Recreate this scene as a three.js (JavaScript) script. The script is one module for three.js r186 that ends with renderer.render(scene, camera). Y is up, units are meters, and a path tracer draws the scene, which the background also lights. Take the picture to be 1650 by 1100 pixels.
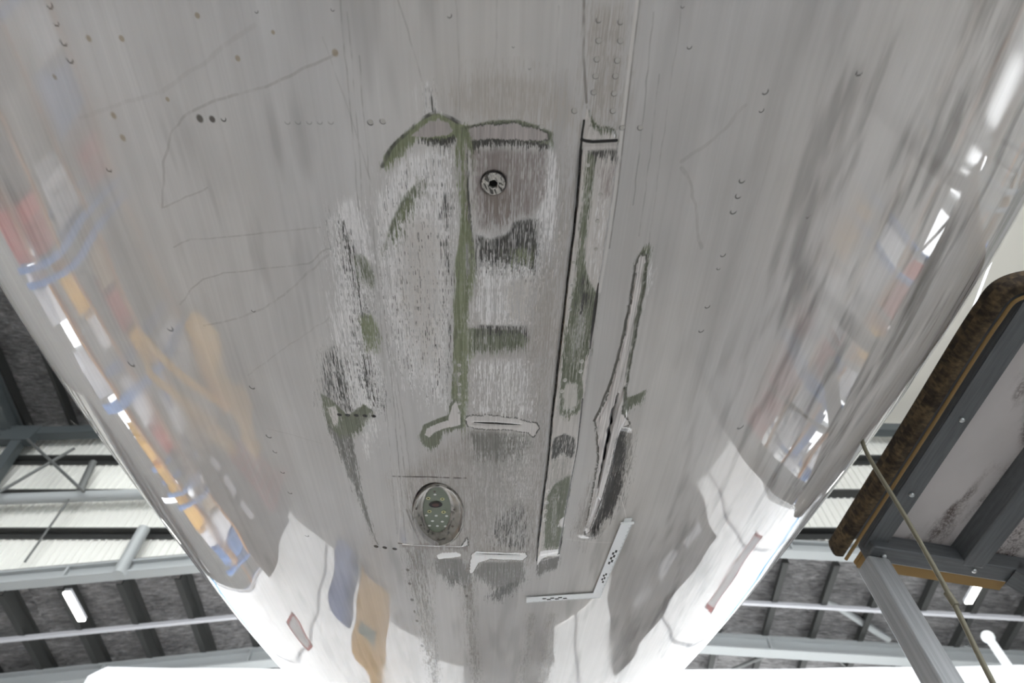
import * as THREE from 'three';
import { mergeGeometries } from 'three/addons/utils/BufferGeometryUtils.js';
import { RoundedBoxGeometry } from 'three/addons/geometries/RoundedBoxGeometry.js';
import { RectAreaLightUniformsLib } from 'three/addons/lights/RectAreaLightUniformsLib.js';

// ---------------------------------------------------------------- camera, sky, sun, exposure
const scene = new THREE.Scene();
const CAM_Y = 1.6, PITCH = THREE.MathUtils.degToRad(60), FOCAL = 1100; // focal length in pixels of the 1650 x 1100 frame
const camera = new THREE.PerspectiveCamera(2 * THREE.MathUtils.radToDeg(Math.atan(550 / FOCAL)), 1650 / 1100, 0.05, 400);
camera.position.set(0, CAM_Y, 0);
camera.lookAt(0, CAM_Y + Math.sin(PITCH), -Math.cos(PITCH));
camera.focus = 1.25;
camera.userData.fStop = 5.6;
scene.add(camera);

const renderer = new THREE.WebGLRenderer({ antialias: true });
renderer.toneMapping = THREE.LinearToneMapping;
renderer.toneMappingExposure = 1.74;
renderer.shadowMap.enabled = true;
renderer.shadowMap.type = THREE.PCFSoftShadowMap;
RectAreaLightUniformsLib.init();

{ // bright, thinly overcast sky
  const w = 256, h = 128, d = new Float32Array(w * h * 4);
  for (let j = 0; j < h; j++) for (let i = 0; i < w; i++) {
    const el = ((j + 0.5) / h - 0.5) * Math.PI, t = Math.max(0, Math.sin(el)), k = (j * w + i) * 4;
    d[k] = 3.6 - 1.2 * t; d[k + 1] = 3.65 - 1.0 * t; d[k + 2] = 3.7 - 0.7 * t; d[k + 3] = 1;
  }
  const sky = new THREE.DataTexture(d, w, h, THREE.RGBAFormat, THREE.FloatType);
  sky.mapping = THREE.EquirectangularReflectionMapping; sky.magFilter = THREE.LinearFilter; sky.needsUpdate = true;
  scene.background = sky; scene.environment = sky;
}
const sun = new THREE.DirectionalLight(new THREE.Color(1.0, 0.97, 0.92), 6);
sun.position.set(6, 17.3, -40); sun.target.position.set(0, 0, -10);
sun.castShadow = true; sun.shadow.mapSize.set(4096, 4096);
Object.assign(sun.shadow.camera, { left: -40, right: 40, top: 40, bottom: -40, near: 1, far: 140 });
scene.add(sun, sun.target);

// ---------------------------------------------------------------- helpers
const V = (x, y, z) => new THREE.Vector3(x, y, z);
let seed = 7;
const rnd = () => { seed = (seed * 1664525 + 1013904223) >>> 0; return seed / 4294967296; };
const PERM = new Float32Array(65536);
for (let i = 0; i < 65536; i++) PERM[i] = rnd();
const hsh = (x, y) => PERM[((x * 374761 ^ y * 668265) ^ ((x * 1274126) >> 7) ^ (y * 2654435 >> 5)) & 65535];
function vn(x, y) { // value noise, 0..1
  const xi = Math.floor(x), yi = Math.floor(y); let fx = x - xi, fy = y - yi;
  fx = fx * fx * (3 - 2 * fx); fy = fy * fy * (3 - 2 * fy);
  const a = hsh(xi, yi), b = hsh(xi + 1, yi), c = hsh(xi, yi + 1), d = hsh(xi + 1, yi + 1);
  return a + (b - a) * fx + (c - a) * fy + (a - b - c + d) * fx * fy;
}
const fbm = (x, y, o = 4) => { let s = 0, a = 0.5, n = 0; for (let i = 0; i < o; i++) { s += a * vn(x + i * 17.3, y - i * 9.1); n += a; a *= 0.5; x *= 2.03; y *= 2.03; } return s / n; };
const clamp = (x, a = 0, b = 1) => x < a ? a : x > b ? b : x;
const sst = (a, b, x) => { const t = clamp((x - a) / (b - a)); return t * t * (3 - 2 * t); };
const toLin = (v) => { v /= 255; return v <= 0.04045 ? v / 12.92 : Math.pow((v + 0.055) / 1.055, 2.4); };
const toSrgb = (v) => 255 * (v <= 0.0031308 ? v * 12.92 : 1.055 * Math.pow(v, 1 / 2.4) - 0.055);
const LUT = new Uint8Array(4096 * 2); for (let i = 0; i < 8192; i++) LUT[i] = Math.round(clamp(toSrgb(i / 8191), 0, 255));
function dataTex(w, h, fn, srgb = true) { // fn(i, j, out) fills out[0..2] with 0..255 values
  const d = new Uint8Array(w * h * 4), o = [0, 0, 0];
  for (let j = 0; j < h; j++) for (let i = 0; i < w; i++) { fn(i, j, o); const k = (j * w + i) * 4; d[k] = clamp(o[0], 0, 255); d[k + 1] = clamp(o[1], 0, 255); d[k + 2] = clamp(o[2], 0, 255); d[k + 3] = 255; }
  return finishTex(d, w, h, srgb);
}
function finishTex(d, w, h, srgb) {
  const t = new THREE.DataTexture(d, w, h, THREE.RGBAFormat, THREE.UnsignedByteType);
  t.magFilter = THREE.LinearFilter; t.minFilter = THREE.LinearMipmapLinearFilter; t.generateMipmaps = true;
  t.wrapS = t.wrapT = THREE.RepeatWrapping; if (srgb) t.colorSpace = THREE.SRGBColorSpace; t.needsUpdate = true; return t;
}
const names = {};
function numbered(n) { names[n] = (names[n] ?? -1) + 1; return names[n] ? n + '_' + String(names[n]).padStart(3, '0') : n; }
function shade(o) { o.traverse((m) => { if (m.isMesh) { m.castShadow = true; m.receiveShadow = true; } }); return o; }
function tag(o, label, category, group, kind) { o.userData.label = label; o.userData.category = category; if (group) o.userData.group = group; if (kind) o.userData.kind = kind; return o; }
function thing(name, label, category, pos = [0, 0, 0], group) { const g = new THREE.Group(); g.name = numbered(name); g.position.set(...pos); scene.add(g); return tag(g, label, category, group); }
function part(name, geo, mat, parent) { const m = new THREE.Mesh(Array.isArray(geo) ? mergeGeometries(geo.map((g) => g.index ? g.toNonIndexed() : g)) : geo, mat); m.name = name; m.castShadow = m.receiveShadow = true; parent.add(m); return m; }
function struct(name, geo, mat, label) { const m = part(name, geo, mat, scene); m.userData.kind = 'structure'; if (label) m.userData.label = label; return m; }
function box(w, h, d, x = 0, y = 0, z = 0, r = 0) { const g = r ? new RoundedBoxGeometry(w, h, d, 2, r) : new THREE.BoxGeometry(w, h, d); g.translate(x, y, z); return g; }
function bar(a, b, w, h = w, r = 0) { // rectangular bar from a to b, h measured along 'up'
  const d = b.clone().sub(a), L = d.length(), g = r ? new RoundedBoxGeometry(w, h, L, 2, r) : new THREE.BoxGeometry(w, h, L);
  const z = d.normalize(), up = Math.abs(z.y) > 0.95 ? V(1, 0, 0) : V(0, 1, 0), x = up.clone().cross(z).normalize(), y = z.clone().cross(x);
  g.applyMatrix4(new THREE.Matrix4().makeBasis(x, y, z).setPosition(a.clone().add(b).multiplyScalar(0.5))); return g;
}
function tube(a, b, r, n = 12) {
  const d = b.clone().sub(a), g = new THREE.CylinderGeometry(r, r, d.length(), n);
  g.applyQuaternion(new THREE.Quaternion().setFromUnitVectors(V(0, 1, 0), d.clone().normalize())); g.translate(...a.clone().add(b).multiplyScalar(0.5).toArray()); return g;
}
const M = (o) => new THREE.MeshStandardMaterial(o), MP = (o) => new THREE.MeshPhysicalMaterial(o);
// a sight line: the direction in which a spot of the photograph lies from where the photographer stood
function sight(x, y) { const a = x - 825, b = 550 - y, c = FOCAL; return V(a, b * Math.cos(PITCH) + c * Math.sin(PITCH), -(-b * Math.sin(PITCH) + c * Math.cos(PITCH))); }
function onDepth(x, y, s) { const d = sight(x, y); return d.multiplyScalar(s / -d.z).add(camera.position); }   // at a distance s aft
function onHeight(x, y, h) { const d = sight(x, y); return d.multiplyScalar((h - CAM_Y) / d.y).add(camera.position); }   // at a height h
// ---------------------------------------------------------------- the hangar
const concreteTex = dataTex(1024, 1024, (i, j, o) => { const n = fbm(i / 60, j / 60, 5), f = vn(i / 2.3, j / 2.3), s = fbm(i / 200 + 40, j / 200, 3); const v = 158 + 40 * (n - 0.5) + 12 * (f - 0.5) - 50 * Math.max(0, s - 0.58); o[0] = v; o[1] = v * 0.995; o[2] = v * 0.975; });
concreteTex.repeat.set(0.2, 0.2);
const matFloor = M({ map: concreteTex, roughness: 0.45, color: 0xffffff });
const matApron = M({ map: concreteTex, roughness: 0.9, color: 0xffffff });
function uvMetres(g, ax = 0, ay = 2) { const p = g.attributes.position, uv = g.attributes.uv; for (let i = 0; i < p.count; i++) uv.setXY(i, p.getComponent(i, ax), p.getComponent(i, ay)); return g; }
struct('floor', uvMetres(box(48, 0.3, 38, 0, -0.15, -2)), matFloor, 'grey concrete hangar floor');
tag(part('apron', uvMetres(box(240, 0.3, 240, 0, -0.19, 0)), matApron, scene), 'sunlit pale concrete apron around the hangar', 'apron', null, 'structure');

const foilTex = dataTex(1024, 1024, (i, j, o) => { // crinkled silver insulation blanket seen from below
  const sag = vn(i / 38, j / 9), cr = fbm(i / 22, j / 7, 4), big = fbm(i / 150 + 5, j / 90, 3), v = 118 + 60 * (cr - 0.5) + 30 * (sag - 0.5) + 46 * (big - 0.5) + (vn(i / 3, j / 3) - 0.5) * 20; o[0] = v; o[1] = v * 0.99; o[2] = v * 0.995; });
foilTex.repeat.set(0.16, 0.16);
const foilBump = dataTex(1024, 1024, (i, j, o) => { const v = 255 * (0.6 * fbm(i / 26, j / 8, 4) + 0.4 * fbm(i / 60, j / 50, 3)); o[0] = o[1] = o[2] = v; }, false);
foilBump.repeat.set(0.16, 0.16);
const matFoil = M({ map: foilTex, bumpMap: foilBump, bumpScale: 0.12, roughness: 0.55, metalness: 0.25, color: 0xf4f4f4 });
const matPurlin = M({ color: 0x3a3b3a, roughness: 0.6, metalness: 0.2 });
const matBeam = M({ color: 0xa9adae, roughness: 0.5, metalness: 0.15 });
const matBeamDark = M({ color: 0x5c6365, roughness: 0.5, metalness: 0.15 });
const matRod = M({ color: 0x6d6f6e, roughness: 0.5, metalness: 0.3 });
const matThin = M({ color: 0xc8c9ce, roughness: 0.5 });
const S_WALL = 14, S_ROOF = 21, RIDGE = 15.2;
const lowRoof = (x) => RIDGE - (x < 0 ? 0.122 * -x : 0.07 * x);
// low roof: two foil-lined slopes, each a slab, with purlins underneath
{
  const slope = (x0, x1) => { const n = 40, pos = [], uv = [], idx = [];
    for (let k = 0; k < 2; k++) for (let i = 0; i <= n; i++) for (let j = 0; j <= 30; j++) { const x = x0 + (x1 - x0) * i / n, z = -S_WALL + 0.2 - (S_ROOF - S_WALL) * j / 30; const sag = k ? 0 : 0.05 * (vn(x * 1.1, z * 0.9) - 0.5); pos.push(x, lowRoof(x) + k * 0.2 + sag, z); uv.push(x, z); }
    const st = (n + 1) * 31, q = (a, b, c, d) => idx.push(a, b, c, a, c, d);
    for (let i = 0; i < n; i++) for (let j = 0; j < 30; j++) { const a = i * 31 + j; q(a, a + 31, a + 32, a + 1); q(st + a, st + a + 1, st + a + 32, st + a + 31); }
    for (let i = 0; i < n; i++) for (const j of [0, 30]) { const a = i * 31 + j; q(a, a + st, a + st + 31, a + 31); }
    const g = new THREE.BufferGeometry(); g.setAttribute('position', new THREE.Float32BufferAttribute(pos, 3)); g.setAttribute('uv', new THREE.Float32BufferAttribute(uv, 2)); g.setIndex(idx); g.computeVertexNormals(); return g; };
  const ceil = new THREE.Group(); ceil.name = 'ceiling'; ceil.userData = { kind: 'structure', label: 'low hangar roof lined with crinkled silver foil' }; scene.add(ceil);
  part('foil_lining', slope(-24, 0), matFoil, ceil); part('foil_lining', slope(0, 24), matFoil, ceil);
  const xs = []; for (let k = 0; k < 11; k++) xs.push(-8.6 - 1.42 * k + 1.42 * 3); for (let k = 0; k < 11; k++) xs.push(8.66 + 1.32 * k - 1.32 * 3);
  for (const x of xs) if (Math.abs(x) < 20) {
    const y = lowRoof(x) - 0.17, L = S_ROOF - S_WALL - 0.3, zc = -(S_ROOF + S_WALL) / 2;
    part('purlin', [box(0.035, 0.32, L, x, y, zc), box(0.16, 0.03, L, x + 0.06, y + 0.15, zc), box(0.16, 0.03, L, x - 0.06, y - 0.15, zc)], matPurlin, ceil);
  }
  // high roof over the tail bay
  const hi = new THREE.Group(); hi.name = 'ceiling_001'; hi.userData = { kind: 'structure', label: 'high hangar roof above the tail bay' }; scene.add(hi);
  part('foil_lining', uvMetres(box(11, 0.2, 30, -18.5, 20.1, 1)), matFoil, hi); part('foil_lining', uvMetres(box(15, 0.2, 30, 1.5, 20.1, 1)), matFoil, hi);
  const addedSkylight = MP({ color: 0xf2f1ea, roughness: 1, transmission: 0.42, thickness: 0, side: THREE.DoubleSide });  // unseen translucent strip added to brighten the racks, floor and belly
  const pane = new THREE.PlaneGeometry(2.46, 29.9).rotateX(Math.PI / 2);
  for (let x = -11.75; x < -6; x += 2.5) part('added_skylight_sheet', pane, addedSkylight, hi).position.set(x, 20.05, 1);
  const whiteSheet = M({ color: 0xe9e6dd, roughness: 0.8, side: THREE.DoubleSide });
  for (let x = 10.25; x < 24; x += 2.5) part('roof_sheet', pane, whiteSheet, hi).position.set(x, 20.05, 1);
  for (let x = -22; x <= 8; x += 1.5) part('purlin', box(0.1, 0.3, 29, x, 19.8, 0.5), matPurlin, hi);
  for (const x of [-12.4, -16.2, -4, 4]) part('rafter', [box(0.28, 0.06, 27.6, x, 19.62, 0), box(0.06, 0.5, 27.6, x, 19.4, 0), box(0.28, 0.06, 27.6, x, 19.15, 0)], matBeamDark, hi);
}
// bulkhead wall of pale ribbed sheets between the low roof and the high roof
const matSheet = M({ color: 0xe6e6e0, roughness: 0.55 });
{
  const wall = new THREE.Group(); wall.name = 'wall_back'; wall.userData = { kind: 'structure', label: 'pale ribbed sheet-metal wall above the low roof' }; scene.add(wall);
  const sheet = (w, h) => { const pos = [], idx = [], rib = 0.2, n = Math.round(w / rib); let p = [];
    for (let i = 0; i < n; i++) { const x = i * rib; p.push([x, 0], [x + 0.11, 0], [x + 0.13, 0.035], [x + 0.18, 0.035]); } p.push([w, 0]);
    p.forEach(([x, z]) => { pos.push(x, 0, z, x, h, z); }); for (let i = 0; i < p.length - 1; i++) { const a = i * 2; idx.push(a, a + 2, a + 1, a + 2, a + 3, a + 1); }
    let g = new THREE.BufferGeometry(); g.setAttribute('position', new THREE.Float32BufferAttribute(pos, 3)); g.setIndex(idx); g = g.toNonIndexed(); g.computeVertexNormals(); return g; };
  const rows = [[0, 15.2], [15.2, 16.8], [16.8, 18.3], [18.3, 20]];
  for (const [r0, y1] of rows) for (let x = -22; x < 22; x += 2) { const y0 = Math.max(r0, Math.max(lowRoof(x), lowRoof(x + 2)) + 0.02); if (y1 - y0 < 0.1) continue; const m = part('cladding_sheet', sheet(2, y1 - y0 - 0.02), matSheet, wall); m.position.set(x, y0, -S_WALL); }
  part('backing', box(46, 4.7, 0.1, 0, 17.6, -S_WALL - 0.1), matSheet, wall);
  for (const y of [15.2, 18.28]) part('girt', [box(44, 0.05, 0.22, 0, y, -S_WALL + 0.16), box(44, 0.2, 0.03, 0, y - 0.09, -S_WALL + 0.06)], matPurlin, wall);
  part('girt', box(44, 0.07, 0.3, 0, 16.68, -S_WALL + 0.15), matPurlin, wall);
  part('eave_strip', [bar(V(-23, lowRoof(-23) + 0.14, -S_WALL + 0.1), V(0, lowRoof(0) + 0.14, -S_WALL + 0.1), 0.06, 0.2), bar(V(0, lowRoof(0) + 0.14, -S_WALL + 0.1), V(23, lowRoof(23) + 0.14, -S_WALL + 0.1), 0.06, 0.2)], matPurlin, wall);
}
// roof steelwork
const iBeam = (a, b, h, w) => { const u = V(0, 1, 0), o = (y) => u.clone().multiplyScalar(y); return [bar(a.clone().add(o(h / 2)), b.clone().add(o(h / 2)), w, 0.05), bar(a.clone().add(o(-h / 2)), b.clone().add(o(-h / 2)), w, 0.05), bar(a, b, 0.05, h)]; };
function gable(name, s, drop, h, w, mat, label) {
  const g = thing(name, label, 'beam', [0, 0, 0], null);
  for (const q of [-1, 1]) { const a = V(0, lowRoof(0) - drop, -s), b = V(q * 23, lowRoof(q * 23) - drop, -s); part('span', h > 0.2 ? iBeam(a, b, h, w) : bar(a, b, w, h), mat, g);
    if (h > 0.2) for (let t = 0.15; t < 1; t += 0.17) { const p = a.clone().lerp(b, t); part('stiffener', box(0.05, h, w * 0.9, p.x, p.y, p.z), mat, g); } }
  return g;
}
gable('roof_beam', S_WALL - 0.25, 0.22, 0.34, 0.3, matBeam, 'grey steel eave beam along the foot of the ribbed wall');
gable('roof_beam', 17.3, 0.55, 0.42, 0.36, matBeam, 'grey steel rafter beam hung under the foil low roof');
gable('roof_tie', 15.75, 0.36, 0.1, 0.1, matThin, 'thin pale tie bar crossing below the purlins');
{
  const q = (x, y, s = 13.55) => onDepth(x, y, s);
  const rodThing = (pts, r, mat, label, cat = 'brace', name = 'bracing_rod', group) => { const g = thing(name, label, cat, [0, 0, 0], group); pts.forEach(([a, b]) => part('rod', tube(a, b, r), mat, g)); return g; };
  const tr = thing('roof_truss', 'dark grey steel truss chord under the high roof', 'truss');
  part('chord', [bar(q(-200, 708), q(300, 690), 0.3, 0.34)], matBeamDark, tr);
  part('chord', [bar(q(1300, 690), q(1800, 700), 0.3, 0.34)], matBeamDark, tr);
  part('gusset_plate', box(1.0, 0.7, 0.3, ...q(34, 702, 13.5).toArray()), matBeamDark, tr);
  part('web_member', bar(q(34, 706), q(-30, 800), 0.3, 0.3), matBeamDark, tr);
  rodThing([[q(-120, 808), q(420, 790)]], 0.16, matBeam, 'round grey steel tube running across the ribbed wall', 'tube', 'wall_tube');
  rodThing([[q(232, 852, 13.6), q(190, 926, 13.6)]], 0.16, matBeam, 'grey diagonal strut from ribbed wall down to the eave beam', 'strut', 'wall_strut');
  rodThing([[q(150, 745, 13.65), q(128, 792, 13.6)]], 0.11, matRod, 'short grey strut above the round wall tube', 'strut', 'wall_strut');
  rodThing([[q(45, 708, 13.2), q(135, 792, 13.2)], [q(120, 722, 13.22), q(-40, 815, 13.22)]], 0.045, matRod, 'crossed thin bracing rods over the ribbed wall', 'brace', 'bracing_rod');
  rodThing([[q(118, 795, 13.5), q(40, 905, 13.68)]], 0.03, matRod, 'single thin bracing rod hanging below the round wall tube', 'brace', 'bracing_rod');
  rodThing([[onDepth(1258, 918, 15.2), onDepth(1432, 1030, 17)]], 0.1, matBeam, 'grey diagonal brace between the eave beam and the rafter beam', 'brace', 'roof_brace');
  rodThing([[onDepth(1180, 1078, 18.6), onDepth(1275, 1040, 17.6)], [onDepth(1325, 1040, 17.6), onDepth(1372, 1080, 18.6)]], 0.05, matRod, 'thin crossed roof bracing rods behind the rafter beam', 'brace', 'roof_brace');
  rodThing([[onDepth(1555, 1035, 17.4), onDepth(1583, 1078, 18.6)]], 0.1, matBeam, 'short grey hanger bracket beyond the rafter beam', 'bracket', 'roof_brace');
}
// side walls
const matWall = M({ color: 0x9c9d9b, roughness: 0.8 });
{
  const wl = new THREE.Group(); wl.name = 'wall_left'; wl.userData = { kind: 'structure', label: 'left hangar side wall with a window band' }; scene.add(wl);
  part('lower_cladding', box(0.3, 7.0, 36, -19, 3.5, -2), matWall, wl);
  part('upper_cladding', box(0.3, 11.2, 36, -19, 14.4, -2), matWall, wl);
  for (let z = -20; z <= 16; z += 2) part('mullion', box(0.3, 1.8, 0.22, -19, 7.9, z), matBeam, wl);
  const wr = new THREE.Group(); wr.name = 'wall_right'; wr.userData = { kind: 'structure', label: 'right hangar side wall above an open bay' }; scene.add(wr);
  part('upper_cladding', box(0.3, 13.0, 36, 19, 13.5, -2), matWall, wr);
  part('lower_cladding', box(0.3, 5.0, 36, 19, 2.5, -2), matWall, wr);
  for (let z = -20; z <= 16; z += 2) part('column', box(0.3, 2.2, 0.45, 19, 6.0, z), matBeam, wr);
}
{
  const wb = new THREE.Group(); wb.name = 'wall_back_001'; wb.userData = { kind: 'structure', label: 'grey rear hangar wall either side of the open door' }; scene.add(wb);
  part('cladding', box(10.4, 13.2, 0.2, -13.9, 6.6, -20.7), matWall, wb); part('cladding', box(6.0, 13.6, 0.2, 16.1, 6.8, -20.7), matWall, wb);
}
// white translucent fabric partition across the aft end
{
  const fabric = MP({ color: 0xf4f6f8, roughness: 1, transmission: 0.5, thickness: 0, side: THREE.DoubleSide });
  const stripe = MP({ color: 0x8fc4ea, roughness: 1, transmission: 0.5, thickness: 0, side: THREE.DoubleSide });
  const half = (name, x0, x1, y0, y1, label) => {
    const g = thing(name, label, 'partition', [0, 0, -12], 'fabric partition halves');
    const N = 60, sheetGeo = (b0, b1, dz) => { const pos = [], idx = []; for (let i = 0; i <= N; i++) { const t = i / N, x = x0 + (x1 - x0) * t, top = y0 + (y1 - y0) * t, z = dz + 0.012 * Math.sin(x * 2.1); const cr = name === 'fabric_partition' && x0 < -5 ? Math.max(0, 0.25 - (x - x0)) : 0; pos.push(x, b0 < 0 ? 0.02 : top - b0, z, x, top - b1 - (b1 === 0 ? cr * 0.8 : 0), z); if (i < N) { const a = i * 2; idx.push(a, a + 2, a + 1, a + 2, a + 3, a + 1); } }
      const q = new THREE.BufferGeometry(); q.setAttribute('position', new THREE.Float32BufferAttribute(pos, 3)); q.setIndex(idx); q.computeVertexNormals(); return q; };
    part('sheet', sheetGeo(-1, 0, 0), fabric, g);
    part('stripe', sheetGeo(1.15, 0.75, 0.02), stripe, g);
    for (let k = 0; k <= 4; k++) { const x = x0 + (x1 - x0) * k / 4 + (k === 0 ? 0.1 : k === 4 ? -0.1 : 0); part('post', tube(V(x, 0, -0.12), V(x, y0 + (y1 - y0) * k / 4 - 0.2, -0.12), 0.05), matThin, g); }
  };
  half('fabric_partition', -8.06, 0, 9.86, 9.74, 'white fabric partition half on the side of the pallet racks');
  half('fabric_partition', 0.02, 10.8, 9.74, 9.9, 'white fabric partition half beside the white pole');
  const signM = M({ color: 0xe9e9e9, roughness: 0.5 }), redM = M({ color: 0xc8303c, roughness: 0.5 });
  const sign = (x, y, w, h, label) => { const g = thing('wall_sign', label, 'sign', [x, y, -11.92]); part('board', box(w, h, 0.02), signM, g); part('border', [box(w, 0.08, 0.02, 0, h / 2 - 0.04, 0.015), box(w, 0.08, 0.02, 0, 0.04 - h / 2, 0.015), box(0.08, h, 0.02, w / 2 - 0.04, 0, 0.015), box(0.08, h, 0.02, 0.04 - w / 2, 0, 0.015)], redM, g); };
  sign(7.4, 5.3, 2.2, 0.9, 'large white sign with red border on the partition'); sign(-6.3, 3.45, 0.8, 0.8, 'small square red-bordered sign on the partition');
}
// lamps
{
  const lamp = (x0, y0, x1, y1, s, label) => {
    let a = onDepth(x0, y0, s); for (let k = 0; k < 30; k++) a = onHeight(x0, y0, lowRoof(a.x) - 0.42); const b = onHeight(x1, y1, a.y), g = thing('fluorescent_lamp', label, 'lamp', a.clone().add(b).multiplyScalar(0.5).toArray()), L = a.distanceTo(b), an = Math.atan2(b.x - a.x, b.z - a.z);
    part('diffuser', box(0.2, 0.06, L, 0, 0, 0, 0.025), M({ color: 0xffffff, emissive: new THREE.Color(1, 1, 0.96), emissiveIntensity: 4 }), g);
    part('housing', box(0.16, 0.08, L * 1.02, 0, 0.075, 0), matThin, g); g.rotation.y = an;
    const l = new THREE.RectAreaLight(0xfffff4, 8, 0.2, L); l.position.copy(g.position).add(V(0, -0.05, 0)); l.rotation.set(-Math.PI / 2, 0, 0); scene.add(l);
  };
  lamp(107, 954, 132, 1000, 14.6, 'lit fluorescent tube lamp under the foil roof, over the pallet racks');
  lamp(1585, 928, 1560, 972, 14.4, 'lit fluorescent tube lamp under the foil roof, above the white pole');
}
{ // white pole
  const t = onDepth(1592, 1026, 9.6), g = thing('mast_pole', 'white pole with a rounded cap in front of the partition', 'pole', [t.x, 0, t.z]), w = M({ color: 0xeef0f0, roughness: 0.4 });
  part('shaft', new THREE.CylinderGeometry(0.065, 0.065, t.y, 16).translate(0, t.y / 2, 0), w, g); part('cap', new THREE.SphereGeometry(0.1, 16, 12).translate(0, t.y, 0), w, g); part('base_plate', box(0.4, 0.03, 0.4, 0, 0.015, 0), matBeam, g);
}
// ---------------------------------------------------------------- aft fuselage: shape
// s runs aft along the upswept belly line, f is the angle around the section (0 at the keel, positive to the right)
const SWEEP = THREE.MathUtils.degToRad(10), GAP = 0.85, R0 = 1.55;
const WK = [[-9, 1.58], [-0.5, 1.56], [0.3, 1.58], [0.8, 1.59], [1.3, 1.527], [1.8, 1.405], [2.3, 1.253], [2.8, 1.046], [3.4, 0.853], [4.2, 0.63], [5.5, 0.34]];
const halfW = (() => { // natural cubic spline
  const n = WK.length, x = WK.map((k) => k[0]), y = WK.map((k) => k[1]), m = new Array(n).fill(0), c = [0], d = [0];
  for (let i = 1; i < n - 1; i++) { const h0 = x[i] - x[i - 1], h1 = x[i + 1] - x[i], al = 6 * ((y[i + 1] - y[i]) / h1 - (y[i] - y[i - 1]) / h0), den = 2 * (h0 + h1) - h0 * c[i - 1]; c[i] = h1 / den; d[i] = (al - h0 * d[i - 1]) / den; }
  for (let i = n - 2; i > 0; i--) m[i] = d[i] - c[i] * m[i + 1];
  const T = new Float64Array(2901); for (let k = 0; k <= 2900; k++) { const s = -9 + k * 0.005; let i = 0; while (i < n - 2 && s > x[i + 1]) i++; const h = x[i + 1] - x[i], a = x[i + 1] - s, b = s - x[i]; T[k] = m[i] * a ** 3 / (6 * h) + m[i + 1] * b ** 3 / (6 * h) + (y[i] / h - m[i] * h / 6) * a + (y[i + 1] / h - m[i + 1] * h / 6) * b; }
  return (s) => { const k = clamp((s + 9) / 0.005, 0, 2899.999), i = Math.floor(k); return T[i] + (T[i + 1] - T[i]) * (k - i); };
})();
const halfH = (s) => 1.6 - 0.12 * Math.max(s, -1);
const cS = Math.cos(SWEEP), sS = Math.sin(SWEEP);
function hull(s, f, out = V(0, 0, 0)) {
  const N = GAP + halfH(s) * (1 - Math.cos(f)) + 0.00045 * Math.sin(8.3 * s + 2 * Math.sin(9 * f)) * Math.sin(13 * f + 1.7 * Math.sin(5.1 * s)) + 0.0003 * Math.sin(19 * s + 1.4 * f) * Math.sin(5 * f + 11 * s); // plating is never quite true
  return out.set(-0.03 - 0.03 * s + halfW(s) * Math.sin(f), CAM_Y + N * cS + s * sS, -(-N * sS + s * cS));
}
const hA = V(0, 0, 0), hB = V(0, 0, 0), hC = V(0, 0, 0);
function hullNormal(s, f, out = V(0, 0, 0)) { const e = 1e-3; hull(s, f, hA); hull(s + e, f, hB).sub(hA); hull(s, f + e, hC).sub(hA); return out.crossVectors(hB, hC).normalize(); }
{ const n = hullNormal(0.8, 0); if (n.y > 0) throw new Error('normal points inwards'); }
const skinPoint = (s, f, off = 0) => hull(s, f).addScaledVector(hullNormal(s, f), off);
// where a spot seen on the photograph lies on the skin: [s, f]
const seedGrid = []; for (let i = 0; i <= 90; i++) for (let j = -60; j <= 60; j++) { const s = -0.3 + i * 0.045, f = j * 0.018, p = hull(s, f).sub(camera.position), z = p.y * Math.sin(PITCH) - p.z * Math.cos(PITCH); if (z > 0.1) seedGrid.push([s, f, 825 + FOCAL * p.x / z, 550 - FOCAL * (p.y * Math.cos(PITCH) + p.z * Math.sin(PITCH)) / z]); }
function seen(s, f) { const p = hull(s, f).sub(camera.position), z = p.y * Math.sin(PITCH) - p.z * Math.cos(PITCH); return [825 + FOCAL * p.x / z, 550 - FOCAL * (p.y * Math.cos(PITCH) + p.z * Math.sin(PITCH)) / z]; }
function onSkin(x, y) {
  let b = null, bd = 1e18; for (const g of seedGrid) { const d = (g[2] - x) ** 2 + (g[3] - y) ** 2; if (d < bd) { bd = d; b = g; } }
  let [s, f] = b;
  for (let k = 0; k < 12; k++) { const p = seen(s, f), a = seen(s + 1e-4, f), c = seen(s, f + 1e-4), ex = x - p[0], ey = y - p[1], j11 = (a[0] - p[0]) * 1e4, j21 = (a[1] - p[1]) * 1e4, j12 = (c[0] - p[0]) * 1e4, j22 = (c[1] - p[1]) * 1e4, det = j11 * j22 - j12 * j21; if (Math.abs(det) < 1e-6) break; s += clamp((ex * j22 - ey * j12) / det, -0.05, 0.05); f += clamp((ey * j11 - ex * j21) / det, -0.05, 0.05); }
  return [s, f];
}
const unroll = (x, y) => { const [s, f] = onSkin(x, y); return [f * R0, s]; };   // metres around, metres along
const U = (list) => list.map(([x, y]) => unroll(x, y));
const mmPerPx = 0.00095;

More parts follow.
